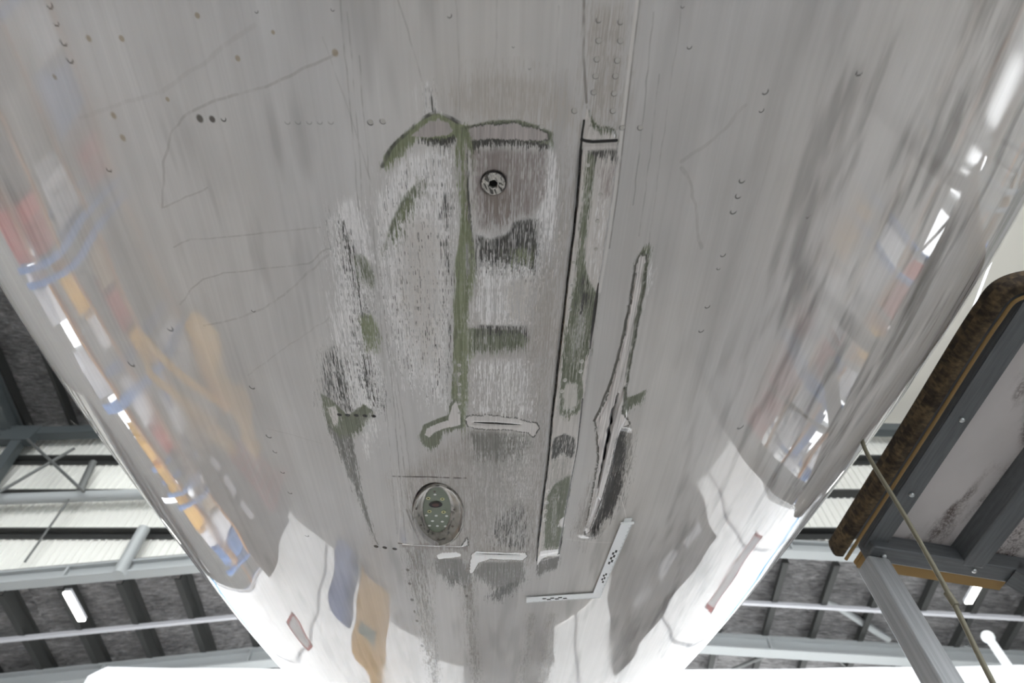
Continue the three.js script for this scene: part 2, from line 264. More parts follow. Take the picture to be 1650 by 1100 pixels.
// ---------------------------------------------------------------- paint, dirt, damage and some recess shade, drawn on the unrolled skin in metres
const toneK = 1.95;
const streak = (u, v) => 0.44 * vn(u * 1700 + 1.2 * vn(v * 30, u * 20), v * 62) + 0.26 * vn(u * 620 + 50, v * 17) + 0.3 * vn(u * 1900, v * 170 + 7);
const rank = (x) => sst(0.22, 0.78, x);   // spreads the streak noise over 0..1
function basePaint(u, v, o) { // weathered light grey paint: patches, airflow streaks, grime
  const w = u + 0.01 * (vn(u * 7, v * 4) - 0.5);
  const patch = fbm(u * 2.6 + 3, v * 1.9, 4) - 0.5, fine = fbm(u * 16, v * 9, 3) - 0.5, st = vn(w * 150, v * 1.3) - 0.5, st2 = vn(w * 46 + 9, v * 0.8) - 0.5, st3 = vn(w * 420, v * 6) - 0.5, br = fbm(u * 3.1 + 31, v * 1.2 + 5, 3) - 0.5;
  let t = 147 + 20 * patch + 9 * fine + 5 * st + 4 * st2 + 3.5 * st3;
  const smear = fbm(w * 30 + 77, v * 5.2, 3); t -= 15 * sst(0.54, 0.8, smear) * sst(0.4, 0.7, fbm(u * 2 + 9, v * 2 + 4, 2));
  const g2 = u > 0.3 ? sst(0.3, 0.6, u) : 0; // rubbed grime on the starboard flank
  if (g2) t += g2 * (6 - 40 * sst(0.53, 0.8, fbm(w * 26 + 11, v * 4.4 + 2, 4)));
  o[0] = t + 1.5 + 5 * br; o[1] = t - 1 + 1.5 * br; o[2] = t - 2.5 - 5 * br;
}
function sdf(poly, u, v) { // > 0 inside
  let d = 1e9, inside = false; const n = poly.length;
  for (let i = 0, j = n - 1; i < n; j = i++) { const [ax, ay] = poly[i], [bx, by] = poly[j], ex = bx - ax, ey = by - ay, wx = u - ax, wy = v - ay, t = clamp((wx * ex + wy * ey) / (ex * ex + ey * ey)), dx = wx - ex * t, dy = wy - ey * t; d = Math.min(d, dx * dx + dy * dy); if ((ay > v) !== (by > v) && u < (bx - ax) * (v - ay) / (by - ay) + ax) inside = !inside; }
  d = Math.sqrt(d); return inside ? d : -d;
}
function ldist(line, u, v) { let d = 1e9, at = 0; for (let i = 0; i < line.length - 1; i++) { const [ax, ay] = line[i], [bx, by] = line[i + 1], ex = bx - ax, ey = by - ay, t = clamp(((u - ax) * ex + (v - ay) * ey) / (ex * ex + ey * ey)), q = (u - ax - ex * t) ** 2 + (v - ay - ey * t) ** 2; if (q < d) { d = q; at = (i + t) / (line.length - 1); } } return [Math.sqrt(d), at]; }
const mixTo = (o, c, a) => { o[0] += (c[0] - o[0]) * a; o[1] += (c[1] - o[1]) * a; o[2] += (c[2] - o[2]) * a; };
const marks = []; // { box, fn(u, v, out, rough) }
const bbox = (pts, m) => { const us = pts.map((p) => p[0]), vs = pts.map((p) => p[1]); return [Math.min(...us) - m, Math.max(...us) + m, Math.min(...vs) - m, Math.max(...vs) + m]; };
const GREEN = [92, 96, 76], GREEN2 = [78, 81, 68], WHITE = [171, 169, 169], DARK = [50, 49, 47], BLACK = [30, 29, 28], METAL = [156, 152, 150], PLATE = [128, 122, 120];
// streaky area: col where the scratch noise falls under the cover, ragged along the scratches
function area(px, col, { cover = 0.7, edge = 0.014, rag = 0.02, jit = 18, rough = 0.42, soft = 0.24, mul } = {}) {
  const P = U(px);
  marks.push({ box: bbox(P, rag + edge * 0.5), fn(u, v, o, r) {
    const s1 = streak(u, v), sd = sdf(P, u, v + (s1 - 0.5) * rag * 1.6); if (sd < -edge) return;
    const c = cover * (0.72 + 0.56 * fbm(u * 40 + 13, v * 22, 2)) * sst(-edge * 0.6, edge, sd), k = sst(rank(s1) - soft, rank(s1) + soft, c); if (k <= 0) return;
    const j = (vn(u * 800 + 31, v * 18) - 0.5) * jit; mixTo(o, [col[0] + j, col[1] + j, col[2] + j], k); r[0] += (rough - r[0]) * k * 0.8;
  } });
}
// clean-edged plate of bare metal or paint with a dark chipped outline
function plate(px, col, { line = DARK, lw = 0.0035, jit = 12, rough = 0.34, rag = 0.01, up = 0.0005 } = {}) {
  const P = U(px);
  marks.push({ plate: true, up, P, box: bbox(P, 0.012), fn(u, v, o, r) {
    const s1 = streak(u, v), sd = sdf(P, u + 0.002 * (vn(v * 170, u * 90) - 0.5), v + (s1 - 0.5) * rag * 0.6 + 0.003 * (vn(u * 90 + 3, v * 60) - 0.5)); if (sd < -0.011) return;
    const ou = sst(-lw * (0.6 + 1.3 * s1), -lw * 0.2, sd); if (line) mixTo(o, line, ou * 0.9 * sst(0.2, 0.5, vn(u * 300, v * 260)+0.12));
    const k = sst(-0.0006, 0.0008, sd); if (k > 0) { const j = (vn(u * 500, v * 10) - 0.5) * jit + (vn(u * 1200, v * 40) - 0.5) * jit; mixTo(o, [col[0] + j, col[1] + j, col[2] + j], k); r[0] += (rough - r[0]) * k; }
  } });
}
function line(px, w, col, { a = 1, broken = 0, taper = false, wob = 0 } = {}) {
  const P = U(px);
  marks.push({ box: bbox(P, w * 2 + 0.004), fn(u, v, o, r) {
    const [d0, t] = ldist(P, u + wob * (vn(v * 60, u * 60) - 0.5), v); const ww = taper ? w * (0.25 + 0.75 * Math.sin(Math.PI * t)) : w; const d = d0; if (d > ww * 1.6) return;
    let k = a * sst(ww, ww * 0.45, d); if (broken) k *= sst(broken - 0.3, broken + 0.45, 0.55 * vn(u * 90 + 5, v * 34) + 0.45 * vn(u * 260, v * 120)); mixTo(o, col, k);
  } });
}
function spot(x, y, rx, ry, col, a = 1, soft = 0.35) { const c = unroll(x, y), ex = unroll(x + rx, y), ey = unroll(x, y + ry), ru = Math.hypot(ex[0] - c[0], ex[1] - c[1]), rv = Math.hypot(ey[0] - c[0], ey[1] - c[1]); marks.push({ box: [c[0] - ru * 1.4, c[0] + ru * 1.4, c[1] - rv * 1.4, c[1] + rv * 1.4], fn(u, v, o) { const d = Math.hypot((u - c[0]) / ru, (v - c[1]) / rv); mixTo(o, col, a * sst(1 + soft, 1 - soft, d)); } }); }
// crescent of dirt around a rivet head
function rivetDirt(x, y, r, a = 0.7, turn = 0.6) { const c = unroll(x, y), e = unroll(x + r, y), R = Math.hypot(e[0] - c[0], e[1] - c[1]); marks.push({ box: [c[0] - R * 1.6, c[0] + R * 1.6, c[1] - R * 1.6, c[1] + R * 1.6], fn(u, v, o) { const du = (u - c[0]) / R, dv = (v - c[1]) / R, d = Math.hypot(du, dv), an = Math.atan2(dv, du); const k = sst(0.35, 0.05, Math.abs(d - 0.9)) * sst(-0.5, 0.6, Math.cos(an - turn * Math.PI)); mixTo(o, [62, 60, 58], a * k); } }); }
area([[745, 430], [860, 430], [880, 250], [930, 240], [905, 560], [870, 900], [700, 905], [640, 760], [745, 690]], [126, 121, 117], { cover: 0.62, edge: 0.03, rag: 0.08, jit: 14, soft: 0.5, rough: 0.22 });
// --- streaks of grime and long thin lines
area([[757, 236], [886, 238], [887, 320], [868, 348], [830, 352], [812, 364], [765, 372]], [108, 101, 99], { cover: 0.8, edge: 0.012, rag: 0.02, jit: 14, soft: 0.45, rough: 0.3 });
area([[778, 300], [818, 300], [820, 345], [808, 358], [782, 352]], [92, 84, 79], { cover: 0.6, edge: 0.012, rag: 0.03, jit: 10, soft: 0.45, rough: 0.3 });
area([[700, 150], [760, 118], [840, 115], [915, 135], [935, 180], [935, 215], [880, 205], [790, 195], [740, 190]], [136, 131, 126], { cover: 0.7, edge: 0.02, rag: 0.01, jit: 6, soft: 0.5, rough: 0.2 });
area([[650, 880], [690, 880], [692, 960], [708, 1100], [694, 1100], [668, 980]], [92, 88, 84], { cover: 0.55, edge: 0.015, rag: 0.05, jit: 10, soft: 0.4, rough: 0.3 });
area([[740, 905], [762, 905], [765, 1000], [775, 1100], [762, 1100], [750, 1000]], [100, 95, 90], { cover: 0.6, edge: 0.012, rag: 0.05, jit: 8, soft: 0.4, rough: 0.3 });
area([[852, 985], [864, 985], [846, 1100], [834, 1100]], [116, 112, 108], { cover: 0.5, edge: 0.01, rag: 0.05, jit: 8, soft: 0.4, rough: 0.3 });
area([[884, 985], [897, 985], [885, 1100], [866, 1100]], [118, 113, 109], { cover: 0.5, edge: 0.01, rag: 0.05, jit: 8, soft: 0.4, rough: 0.3 });
area([[870, 420], [918, 300], [912, 440], [895, 560], [875, 660], [860, 600]], [128, 123, 118], { cover: 0.6, edge: 0.02, rag: 0.05, jit: 6, soft: 0.5, rough: 0.25 });
area([[950, 0], [1015, 0], [1004, 150], [995, 205], [955, 195], [945, 120]], [132, 127, 122], { cover: 0.65, edge: 0.015, rag: 0.03, jit: 8, soft: 0.5, rough: 0.28 });
area([[750, 695], [862, 700], [855, 790], [840, 880], [780, 850], [760, 760]], [124, 121, 118], { cover: 0.6, edge: 0.02, rag: 0.06, jit: 12, soft: 0.4, rough: 0.3 });
for (const [x0, y0, x1, y1, a] of [[548, 0, 603, 660, 0.35], [560, 20, 597, 520, 0.3], [578, 90, 640, 860, 0.3], [612, 430, 655, 880, 0.5], [620, 500, 662, 850, 0.45], [632, 560, 668, 820, 0.35], [1052, 20, 1020, 330, 0.4], [1062, 120, 1030, 380, 0.3], [1100, 0, 1010, 620, 0.22], [672, 900, 700, 1100, 0.6], [684, 890, 706, 1090, 0.5], [758, 930, 768, 1100, 0.5], [652, 790, 668, 865, 0.4], [660, 800, 690, 890, 0.4], [855, 1000, 842, 1100, 0.4], [640, 0, 680, 130, 0.25], [520, 60, 600, 300, 0.2], [735, 0, 740, 180, 0.2], [800, 0, 795, 120, 0.18], [900, 10, 890, 190, 0.18]]) line([[x0, y0], [(x0 + x1) / 2 + 2, (y0 + y1) / 2], [x1, y1]], 0.0014, [82, 79, 76], { a: a * 0.75, broken: 0.34, wob: 0.002 });
for (const [pts, w, a] of [[[[262, 332], [264, 260], [275, 215], [305, 180], [350, 160], [430, 140], [500, 105], [545, 85]], 0.004, 0.4], [[[262, 335], [285, 325], [335, 302]], 0.003, 0.35], [[[278, 398], [305, 385], [345, 384], [450, 372], [515, 366]], 0.003, 0.35], [[[288, 490], [310, 465], [330, 450], [360, 440], [430, 432], [495, 425], [528, 400]], 0.003, 0.4], [[[330, 525], [375, 515], [430, 495], [470, 465], [500, 435], [530, 410]], 0.004, 0.32], [[[400, 605], [460, 560], [520, 520], [545, 500]], 0.003, 0.25], [[[430, 690], [470, 700], [520, 715]], 0.002, 0.25], [[[1100, 270], [1118, 310], [1125, 380], [1130, 400]], 0.005, 0.35], [[[1100, 260], [1150, 225], [1175, 200], [1200, 170]], 0.006, 0.25], [[[130, 190], [200, 165], [255, 150], [330, 100], [410, 40]], 0.006, 0.15]]) line(pts, w * 0.62, [96, 90, 86], { a: a * 0.6, broken: 0.22, wob: 0.006 });
for (const [x, y, r] of [[318, 25, 4], [196, 62, 4], [143, 62, 4], [383, 94, 4], [198, 222, 4], [183, 186, 4], [540, 85, 5], [440, 52, 3], [88, 124, 3], [270, 160, 3]]) spot(x, y, r, r * 1.2, [112, 98, 78], 0.6);
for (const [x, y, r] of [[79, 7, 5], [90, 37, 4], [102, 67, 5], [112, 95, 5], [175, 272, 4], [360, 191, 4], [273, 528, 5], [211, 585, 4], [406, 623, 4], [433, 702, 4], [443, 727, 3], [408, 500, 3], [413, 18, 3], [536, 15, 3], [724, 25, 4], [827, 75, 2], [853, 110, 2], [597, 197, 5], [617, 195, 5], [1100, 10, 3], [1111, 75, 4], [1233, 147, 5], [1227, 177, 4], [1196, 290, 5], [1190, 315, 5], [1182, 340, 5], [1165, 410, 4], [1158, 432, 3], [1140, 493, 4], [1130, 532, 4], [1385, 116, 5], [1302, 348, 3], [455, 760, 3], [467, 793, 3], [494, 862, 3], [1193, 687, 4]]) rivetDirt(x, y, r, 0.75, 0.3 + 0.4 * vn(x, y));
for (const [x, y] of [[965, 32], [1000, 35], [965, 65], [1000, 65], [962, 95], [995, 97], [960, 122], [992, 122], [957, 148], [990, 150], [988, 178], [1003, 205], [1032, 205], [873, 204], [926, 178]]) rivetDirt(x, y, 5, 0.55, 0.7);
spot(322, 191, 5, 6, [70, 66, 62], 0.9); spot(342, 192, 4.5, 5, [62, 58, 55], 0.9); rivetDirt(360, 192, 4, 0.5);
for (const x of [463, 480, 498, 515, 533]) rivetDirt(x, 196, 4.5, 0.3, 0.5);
// --- left-hand scraped band
area([[528, 345], [545, 318], [572, 310], [588, 345], [598, 400], [606, 470], [600, 540], [620, 600], [617, 655], [600, 672], [560, 660], [520, 652], [516, 630], [526, 560], [533, 450]], WHITE, { cover: 0.78, edge: 0.022, rag: 0.05 });
area([[535, 330], [560, 345], [580, 420], [600, 480], [598, 560], [618, 640], [600, 660], [575, 600], [565, 480], [545, 400]], DARK, { cover: 0.36, edge: 0.02, rag: 0.06, jit: 25, soft: 0.12 });
area([[520, 560], [540, 540], [560, 600], [570, 660], [545, 660], [515, 640]], DARK, { cover: 0.48, edge: 0.015, rag: 0.06, jit: 25 });
area([[566, 405], [588, 408], [606, 440], [602, 460], [580, 452]], GREEN2, { cover: 0.75, edge: 0.008, rag: 0.04 });
area([[578, 505], [600, 505], [615, 540], [610, 562], [588, 562]], GREEN, { cover: 0.95, edge: 0.01, rag: 0.04 });
area([[515, 632], [532, 640], [560, 668], [585, 650], [604, 662], [592, 690], [570, 702], [562, 720], [545, 712], [527, 692]], GREEN2, { cover: 0.95, edge: 0.008, rag: 0.03, jit: 30 });
area([[527, 655], [540, 652], [549, 668], [545, 682], [535, 684]], METAL, { cover: 0.85, edge: 0.006, rag: 0.015 });
area([[520, 670], [545, 700], [568, 700], [575, 740], [583, 790], [600, 850], [610, 878], [603, 870], [590, 838], [570, 785], [545, 725]], [84, 83, 80], { cover: 0.82, edge: 0.006, rag: 0.04, jit: 40 });
area([[585, 672], [605, 668], [612, 690], [590, 740], [580, 710]], [170, 168, 167], { cover: 0.5, edge: 0.012, rag: 0.03 });
for (const x of [547, 560, 574, 588, 602]) spot(x, 668 + (x - 547) * 0.04, 3.6, 2.1, [16, 15, 14], 1, 0.25);
for (const [x, y] of [[606, 880], [620, 882], [636, 884]]) spot(x, y, 3.4, 1.9, [22, 20, 19], 0.95, 0.3);
// --- big scraped field left of the spine
area([[613, 280], [650, 240], [690, 225], [738, 222], [742, 300], [738, 420], [730, 520], [726, 600], [718, 650], [690, 636], [655, 612], [628, 560], [612, 480], [603, 400], [598, 330]], WHITE, { cover: 0.74, edge: 0.03, rag: 0.07, jit: 16 });
area([[640, 350], [690, 340], [720, 380], [716, 480], [705, 600], [670, 580], [640, 480]], [150, 146, 143], { cover: 0.75, edge: 0.03, rag: 0.08, jit: 10, soft: 0.4 });
area([[610, 290], [738, 230], [738, 420], [725, 620], [690, 630], [620, 520]], DARK, { cover: 0.04, edge: 0.02, rag: 0.04, jit: 20, soft: 0.03 });
area([[678, 128], [693, 122], [705, 150], [712, 180], [700, 192], [685, 190]], WHITE, { cover: 0.6, edge: 0.012, rag: 0.04 });
area([[686, 130], [697, 130], [703, 175], [692, 180]], DARK, { cover: 0.35, edge: 0.006, rag: 0.04 });
area([[613, 270], [619, 248], [640, 224], [665, 203], [684, 189], [692, 184], [701, 181], [711, 183], [722, 189], [738, 198], [752, 202], [760, 208], [755, 222], [735, 224], [700, 228], [672, 226], [660, 236], [648, 248], [634, 262], [622, 272]], GREEN, { cover: 0.98, edge: 0.005, rag: 0.012, jit: 26 });
line([[614, 268], [628, 240], [645, 223], [668, 204], [684, 189], [692, 184], [701, 181], [711, 183], [722, 189], [738, 198]], 0.0035, DARK, { a: 0.85, broken: 0.4, wob: 0.006 });
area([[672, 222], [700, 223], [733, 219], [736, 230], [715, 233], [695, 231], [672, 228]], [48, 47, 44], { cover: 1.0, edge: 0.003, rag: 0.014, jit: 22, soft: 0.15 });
plate([[661, 217], [690, 198], [705, 190], [722, 199], [731, 211], [722, 218], [695, 221], [672, 220]], PLATE, { line: null });
area([[617, 402], [626, 365], [645, 322], [664, 297], [688, 280], [683, 302], [666, 328], [650, 358], [635, 388]], GREEN2, { cover: 0.9, edge: 0.010, rag: 0.05, jit: 30 });
area([[640, 345], [655, 318], [664, 310], [652, 345], [634, 378]], GREEN, { cover: 0.9, edge: 0.008, rag: 0.03 });
area([[708, 325], [720, 300], [728, 330], [720, 352]], DARK, { cover: 0.5, edge: 0.008, rag: 0.04 });
// --- top plates and spine
area([[740, 205], [790, 193], [835, 192], [865, 200], [890, 212], [893, 238], [888, 243], [870, 233], [830, 230], [780, 228], [757, 240], [740, 240]], GREEN2, { cover: 0.98, edge: 0.004, rag: 0.012, jit: 30 });
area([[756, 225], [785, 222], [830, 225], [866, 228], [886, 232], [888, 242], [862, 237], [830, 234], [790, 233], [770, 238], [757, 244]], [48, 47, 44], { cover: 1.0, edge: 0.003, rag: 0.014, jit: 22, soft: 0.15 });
plate([[752, 208], [790, 200], [830, 199], [860, 206], [882, 216], [883, 225], [868, 228], [830, 225], [785, 222], [758, 227], [752, 222]], PLATE, { line: DARK, lw: 0.002, jit: 22 });
area([[733, 212], [762, 210], [757, 250], [756, 300], [760, 350], [764, 385], [771, 420], [768, 452], [756, 485], [755, 530], [765, 535], [764, 568], [756, 585], [754, 640], [750, 690], [744, 693], [730, 660], [725, 640], [728, 600], [730, 550], [729, 500], [732, 462], [730, 430], [738, 395], [742, 345], [738, 290], [735, 250]], GREEN, { cover: 0.97, edge: 0.006, rag: 0.05, jit: 24 });
area([[746, 225], [754, 225], [752, 300], [757, 360], [750, 340], [747, 280]], PLATE, { cover: 0.8, edge: 0.004, rag: 0.03 });
area([[752, 240], [758, 240], [756, 300], [762, 370], [757, 372], [752, 320]], DARK, { cover: 0.75, edge: 0.003, rag: 0.03 });
area([[748, 385], [757, 390], [757, 440], [750, 440]], [112, 110, 108], { cover: 0.8, edge: 0.004, rag: 0.03 });
area([[728, 600], [740, 590], [745, 640], [735, 650]], [124, 122, 120], { cover: 0.6, edge: 0.006, rag: 0.03 });
area([[722, 380], [732, 420], [727, 470], [718, 420]], DARK, { cover: 0.4, edge: 0.01, rag: 0.04 });
area([[722, 500], [730, 520], [728, 640], [720, 600]], DARK, { cover: 0.3, edge: 0.008, rag: 0.05 });
// --- right of the spine
area([[884, 212], [899, 235], [901, 300], [896, 385], [886, 410], [868, 380], [855, 362], [858, 335], [876, 310], [878, 250]], WHITE, { cover: 0.72, edge: 0.014, rag: 0.06 });
area([[760, 330], [775, 360], [800, 372], [840, 350], [872, 340], [880, 400], [870, 440], [858, 490], [852, 528], [775, 530], [760, 500], [768, 450]], WHITE, { cover: 0.66, edge: 0.02, rag: 0.06 });
area([[810, 450], [862, 435], [858, 480], [850, 520], [815, 510]], [145, 141, 137], { cover: 0.6, edge: 0.02, rag: 0.04, jit: 10 });
area([[764, 370], [790, 380], [815, 372], [828, 350], [868, 346], [870, 405], [862, 428], [820, 428], [788, 424], [770, 414], [762, 395]], DARK, { cover: 0.82, edge: 0.014, rag: 0.045, jit: 34, soft: 0.16 });
area([[820, 395], [858, 392], [858, 422], [820, 424]], GREEN, { cover: 0.55, edge: 0.012, rag: 0.03 });
area([[756, 526], [790, 530], [835, 530], [852, 544], [845, 562], [800, 566], [758, 570]], GREEN2, { cover: 0.92, edge: 0.008, rag: 0.02, jit: 40 });
area([[770, 520], [850, 522], [852, 540], [770, 536]], DARK, { cover: 0.5, edge: 0.006, rag: 0.02, jit: 20 });
area([[757, 568], [850, 564], [862, 600], [864, 662], [845, 670], [800, 666], [757, 672]], WHITE, { cover: 0.42, edge: 0.02, rag: 0.06 });
for (const y of [588, 602, 619, 635, 650, 665]) spot(740, y, 3.4, 2.6, [150, 148, 146], 0.8);
// --- plate with slot
area([[676, 700], [682, 684], [700, 676], [722, 668], [724, 650], [736, 640], [748, 690], [738, 692], [716, 696], [708, 716], [694, 724], [680, 716]], GREEN2, { cover: 0.97, edge: 0.004, rag: 0.012, jit: 28 });
plate([[684, 700], [688, 690], [705, 682], [722, 676], [728, 655], [735, 645], [741, 662], [743, 682], [735, 687], [715, 690], [700, 697], [692, 704]], METAL, { line: null });
plate([[750, 675], [755, 670], [790, 669], [830, 674], [864, 682], [868, 690], [859, 704], [852, 696], [820, 692], [770, 690], [755, 686]], METAL, { line: DARK, lw: 0.0028, up: 0.0005 });
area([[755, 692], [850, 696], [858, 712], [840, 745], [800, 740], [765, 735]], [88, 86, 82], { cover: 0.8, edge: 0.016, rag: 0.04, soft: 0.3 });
line([[764, 681], [800, 682], [838, 685]], 0.0032, [20, 19, 18], { taper: true });  // slot opening, its inner shade painted in black
area([[790, 862], [800, 830], [838, 800], [850, 820], [848, 880], [800, 872]], DARK, { cover: 0.36, edge: 0.014, rag: 0.05, jit: 20 });
area([[790, 570], [830, 590], [860, 700], [850, 800], [830, 800]], [168, 166, 164], { cover: 0.2, edge: 0.014, rag: 0.08 });
// --- sensor surroundings
line([[632, 767], [690, 768], [750, 770]], 0.0026, [62, 58, 55], { a: 0.9, broken: 0.25, wob: 0.002 });
area([[690, 872], [752, 876], [752, 885], [648, 882], [643, 876]], [92, 86, 83], { cover: 0.8, edge: 0.006, rag: 0.006, soft: 0.4 });
line([[642, 875], [700, 877], [753, 879]], 0.0022, [44, 38, 36], { a: 0.95 });
plate([[752, 866], [754, 878], [744, 879]], WHITE, { line: DARK });
line([[640, 790], [645, 830], [642, 872]], 0.002, [176, 173, 170], { a: 0.3 });
line([[655, 820], [668, 850], [682, 880]], 0.003, [80, 75, 72], { a: 0.5, broken: 0.2 });
// --- lower plates
area([[696, 898], [745, 899], [752, 920], [762, 925], [752, 945], [742, 936], [726, 944], [708, 925]], [82, 80, 77], { cover: 0.95, edge: 0.012, rag: 0.03, soft: 0.3, jit: 24 });
area([[762, 922], [776, 905], [845, 903], [847, 930], [832, 950], [806, 966], [792, 964], [800, 950], [775, 935]], [90, 88, 85], { cover: 0.95, edge: 0.014, rag: 0.03, soft: 0.3, jit: 26 });
area([[785, 960], [800, 945], [828, 935], [842, 925], [828, 950], [804, 967]], DARK, { cover: 0.6, edge: 0.012, rag: 0.03, jit: 20 });
area([[720, 915], [735, 915], [745, 940], [730, 944]], DARK, { cover: 0.5, edge: 0.01, rag: 0.03 });
plate([[703, 894], [712, 890], [735, 889], [743, 892], [742, 896], [725, 898], [706, 900]], [200, 198, 198], { line: null, up: 0.0005 });
plate([[757, 912], [760, 893], [768, 888], [845, 890], [850, 895], [842, 902], [790, 900], [772, 906], [762, 922], [757, 923]], [192, 190, 190], { line: [70, 67, 64], lw: 0.002, up: 0.0005 });
line([[768, 892], [800, 893], [838, 894]], 0.0022, [26, 24, 23], { taper: true });  // lower slot, likewise drawn with the shade inside it
for (const [x, y] of [[657, 918], [660, 940], [664, 966], [668, 985], [672, 1000], [680, 1040], [749, 945], [752, 960]]) spot(x, y, 1.4 + 1.2 * vn(x, y), 1.8 + vn(y, x), [62, 57, 53], 0.8);
// --- keel strap: paint left on it, green primer, dark scrape
const strapL = [[946, 168], [941, 195], [938, 226], [936, 245], [932, 300], [925, 375], [915, 450], [905, 540], [897, 610], [890, 672], [884, 740], [875, 810], [868, 870], [865, 905]];
const strapR = [[950, 190], [975, 203], [994, 224], [994, 245], [986, 310], [974, 390], [965, 450], [955, 530], [946, 600], [936, 672], [927, 740], [915, 805], [906, 855], [900, 896]];
const strapArea = [...strapL, ...[...strapR].reverse()];
plate(strapArea, [150, 146, 143], { line: null, jit: 14 });
area([[947, 168], [955, 190], [965, 202], [992, 206], [996, 226], [990, 214], [962, 208], [951, 196]], GREEN2, { cover: 0.95, edge: 0.003, rag: 0.014 });
area([[944, 238], [993, 236], [992, 258], [975, 262], [962, 252], [956, 262]], DARK, { cover: 0.75, edge: 0.006, rag: 0.02, jit: 20 });
area([[944, 240], [958, 245], [956, 300], [950, 345], [943, 380], [944, 420], [950, 452], [962, 470], [958, 520], [950, 565], [936, 598], [918, 598], [905, 575], [912, 520], [922, 470], [930, 420], [934, 370], [940, 320]], GREEN2, { cover: 0.9, edge: 0.006, rag: 0.03, jit: 36 });
area([[930, 480], [950, 470], [945, 540], [930, 580], [918, 550]], [132, 130, 128], { cover: 0.55, edge: 0.01, rag: 0.05, jit: 26 });
area([[938, 430], [952, 450], [958, 480], [945, 500], [928, 480]], DARK, { cover: 0.5, edge: 0.008, rag: 0.05, jit: 24 });
area([[956, 270], [990, 262], [984, 320], [972, 400], [964, 440], [950, 400], [955, 340]], WHITE, { cover: 0.35, edge: 0.008, rag: 0.07 });
area([[966, 265], [990, 262], [984, 310], [970, 318]], [118, 110, 108], { cover: 0.85, edge: 0.01, rag: 0.02, soft: 0.3, jit: 8 });
area([[905, 575], [936, 590], [940, 630], [934, 662], [915, 671], [900, 664], [901, 630]], GREEN2, { cover: 0.95, edge: 0.004, rag: 0.02, jit: 30 });
area([[912, 612], [932, 615], [931, 650], [920, 662], [906, 658], [906, 630]], [148, 145, 141], { cover: 0.95, edge: 0.006, rag: 0.025, jit: 20 });
area([[888, 718], [893, 702], [910, 696], [926, 702], [928, 715], [922, 735], [905, 730], [890, 738]], DARK, { cover: 0.85, edge: 0.006, rag: 0.02, jit: 20, soft: 0.25 });
area([[888, 738], [922, 732], [918, 772], [884, 780]], [126, 123, 119], { cover: 0.6, edge: 0.01, rag: 0.04, jit: 30 });
area([[880, 800], [893, 778], [920, 762], [918, 800], [910, 822], [908, 850], [903, 882], [877, 884], [877, 850]], GREEN2, { cover: 0.93, edge: 0.005, rag: 0.03, jit: 20 });
area([[888, 790], [898, 790], [898, 860], [888, 862]], [124, 123, 118], { cover: 0.5, edge: 0.006, rag: 0.05 });
area([[902, 835], [912, 828], [910, 848], [898, 846]], WHITE, { cover: 0.85, edge: 0.003, rag: 0.01 });
area([[866, 905], [876, 898], [902, 895], [898, 915], [880, 920], [866, 930]], [76, 73, 70], { cover: 0.95, edge: 0.006, rag: 0.02, soft: 0.3 });
plate([[865, 903], [871, 885], [902, 882], [901, 894], [882, 895], [872, 900], [866, 910]], [190, 188, 189], { line: null });
for (const [x, y] of [[924, 421], [921, 458], [920, 478], [918, 497], [937, 580], [935, 596], [910, 610], [905, 628], [883, 790], [880, 808], [879, 822], [877, 836]]) spot(x, y, 3.2, 3, [172, 170, 168], 0.85);
// joint lines beside the strap; the shade inside the gaps is painted dark
line(strapL.slice(1), 0.0017, [20, 19, 18], { a: 0.97, wob: 0.001 });
line([[938, 226], [955, 228], [993, 226]], 0.0028, [14, 13, 13], { a: 1 });
line([[964, 455], [958, 500], [950, 560]], 0.004, [26, 25, 23], { a: 0.95, taper: true });
line([[938, 640], [930, 720], [915, 800], [905, 860], [901, 892]], 0.0016, [40, 38, 36], { a: 0.9 });
line([[905, 860], [903, 875], [899, 893]], 0.0042, [26, 24, 23], { a: 0.95, taper: true });
line([[941, 0], [940, 90], [945, 165]], 0.0022, [96, 91, 87], { a: 0.7, broken: 0.2 });
line([[1027, 0], [1017, 80], [1008, 160], [1000, 230], [991, 310], [978, 400], [966, 470]], 0.003, [182, 178, 174], { a: 0.4 });
line([[1031, 0], [1021, 80], [1012, 160], [1004, 230], [995, 310], [982, 400]], 0.0014, [96, 92, 88], { a: 0.6, broken: 0.15 });
// --- torn gouge
area([[1024, 420], [1036, 398], [1048, 390], [1050, 412], [1042, 432], [1030, 440]], GREEN2, { cover: 0.9, edge: 0.006, rag: 0.03, jit: 26 });
area([[1005, 640], [1025, 635], [1042, 626], [1036, 645], [1014, 660], [1004, 660]], GREEN2, { cover: 0.85, edge: 0.006, rag: 0.02, jit: 26 });
area([[1040, 385], [1052, 390], [1055, 430], [1046, 470], [1040, 450]], WHITE, { cover: 0.35, edge: 0.008, rag: 0.06 });
plate([[1032, 412], [1040, 412], [1036, 460], [1024, 530], [1013, 590], [1004, 640], [1000, 660], [1012, 678], [1014, 683], [1000, 690], [987, 735], [977, 785], [963, 830], [950, 858], [943, 858], [946, 835], [955, 790], [964, 735], [963, 700], [959, 677], [976, 645], [990, 600], [1005, 545], [1018, 475], [1025, 425]], [156, 152, 150], { line: [60, 58, 54], lw: 0.004, jit: 34, rag: 0.014 });
line([[1040, 425], [1034, 470], [1022, 540], [1012, 595], [1006, 640], [1002, 662]], 0.005, [58, 60, 50], { a: 0.9, broken: 0.22, wob: 0.004 });
line([[1022, 440], [1012, 500], [1000, 555], [985, 610], [968, 655], [958, 678]], 0.0026, [60, 58, 54], { a: 0.85, broken: 0.2, wob: 0.003 });
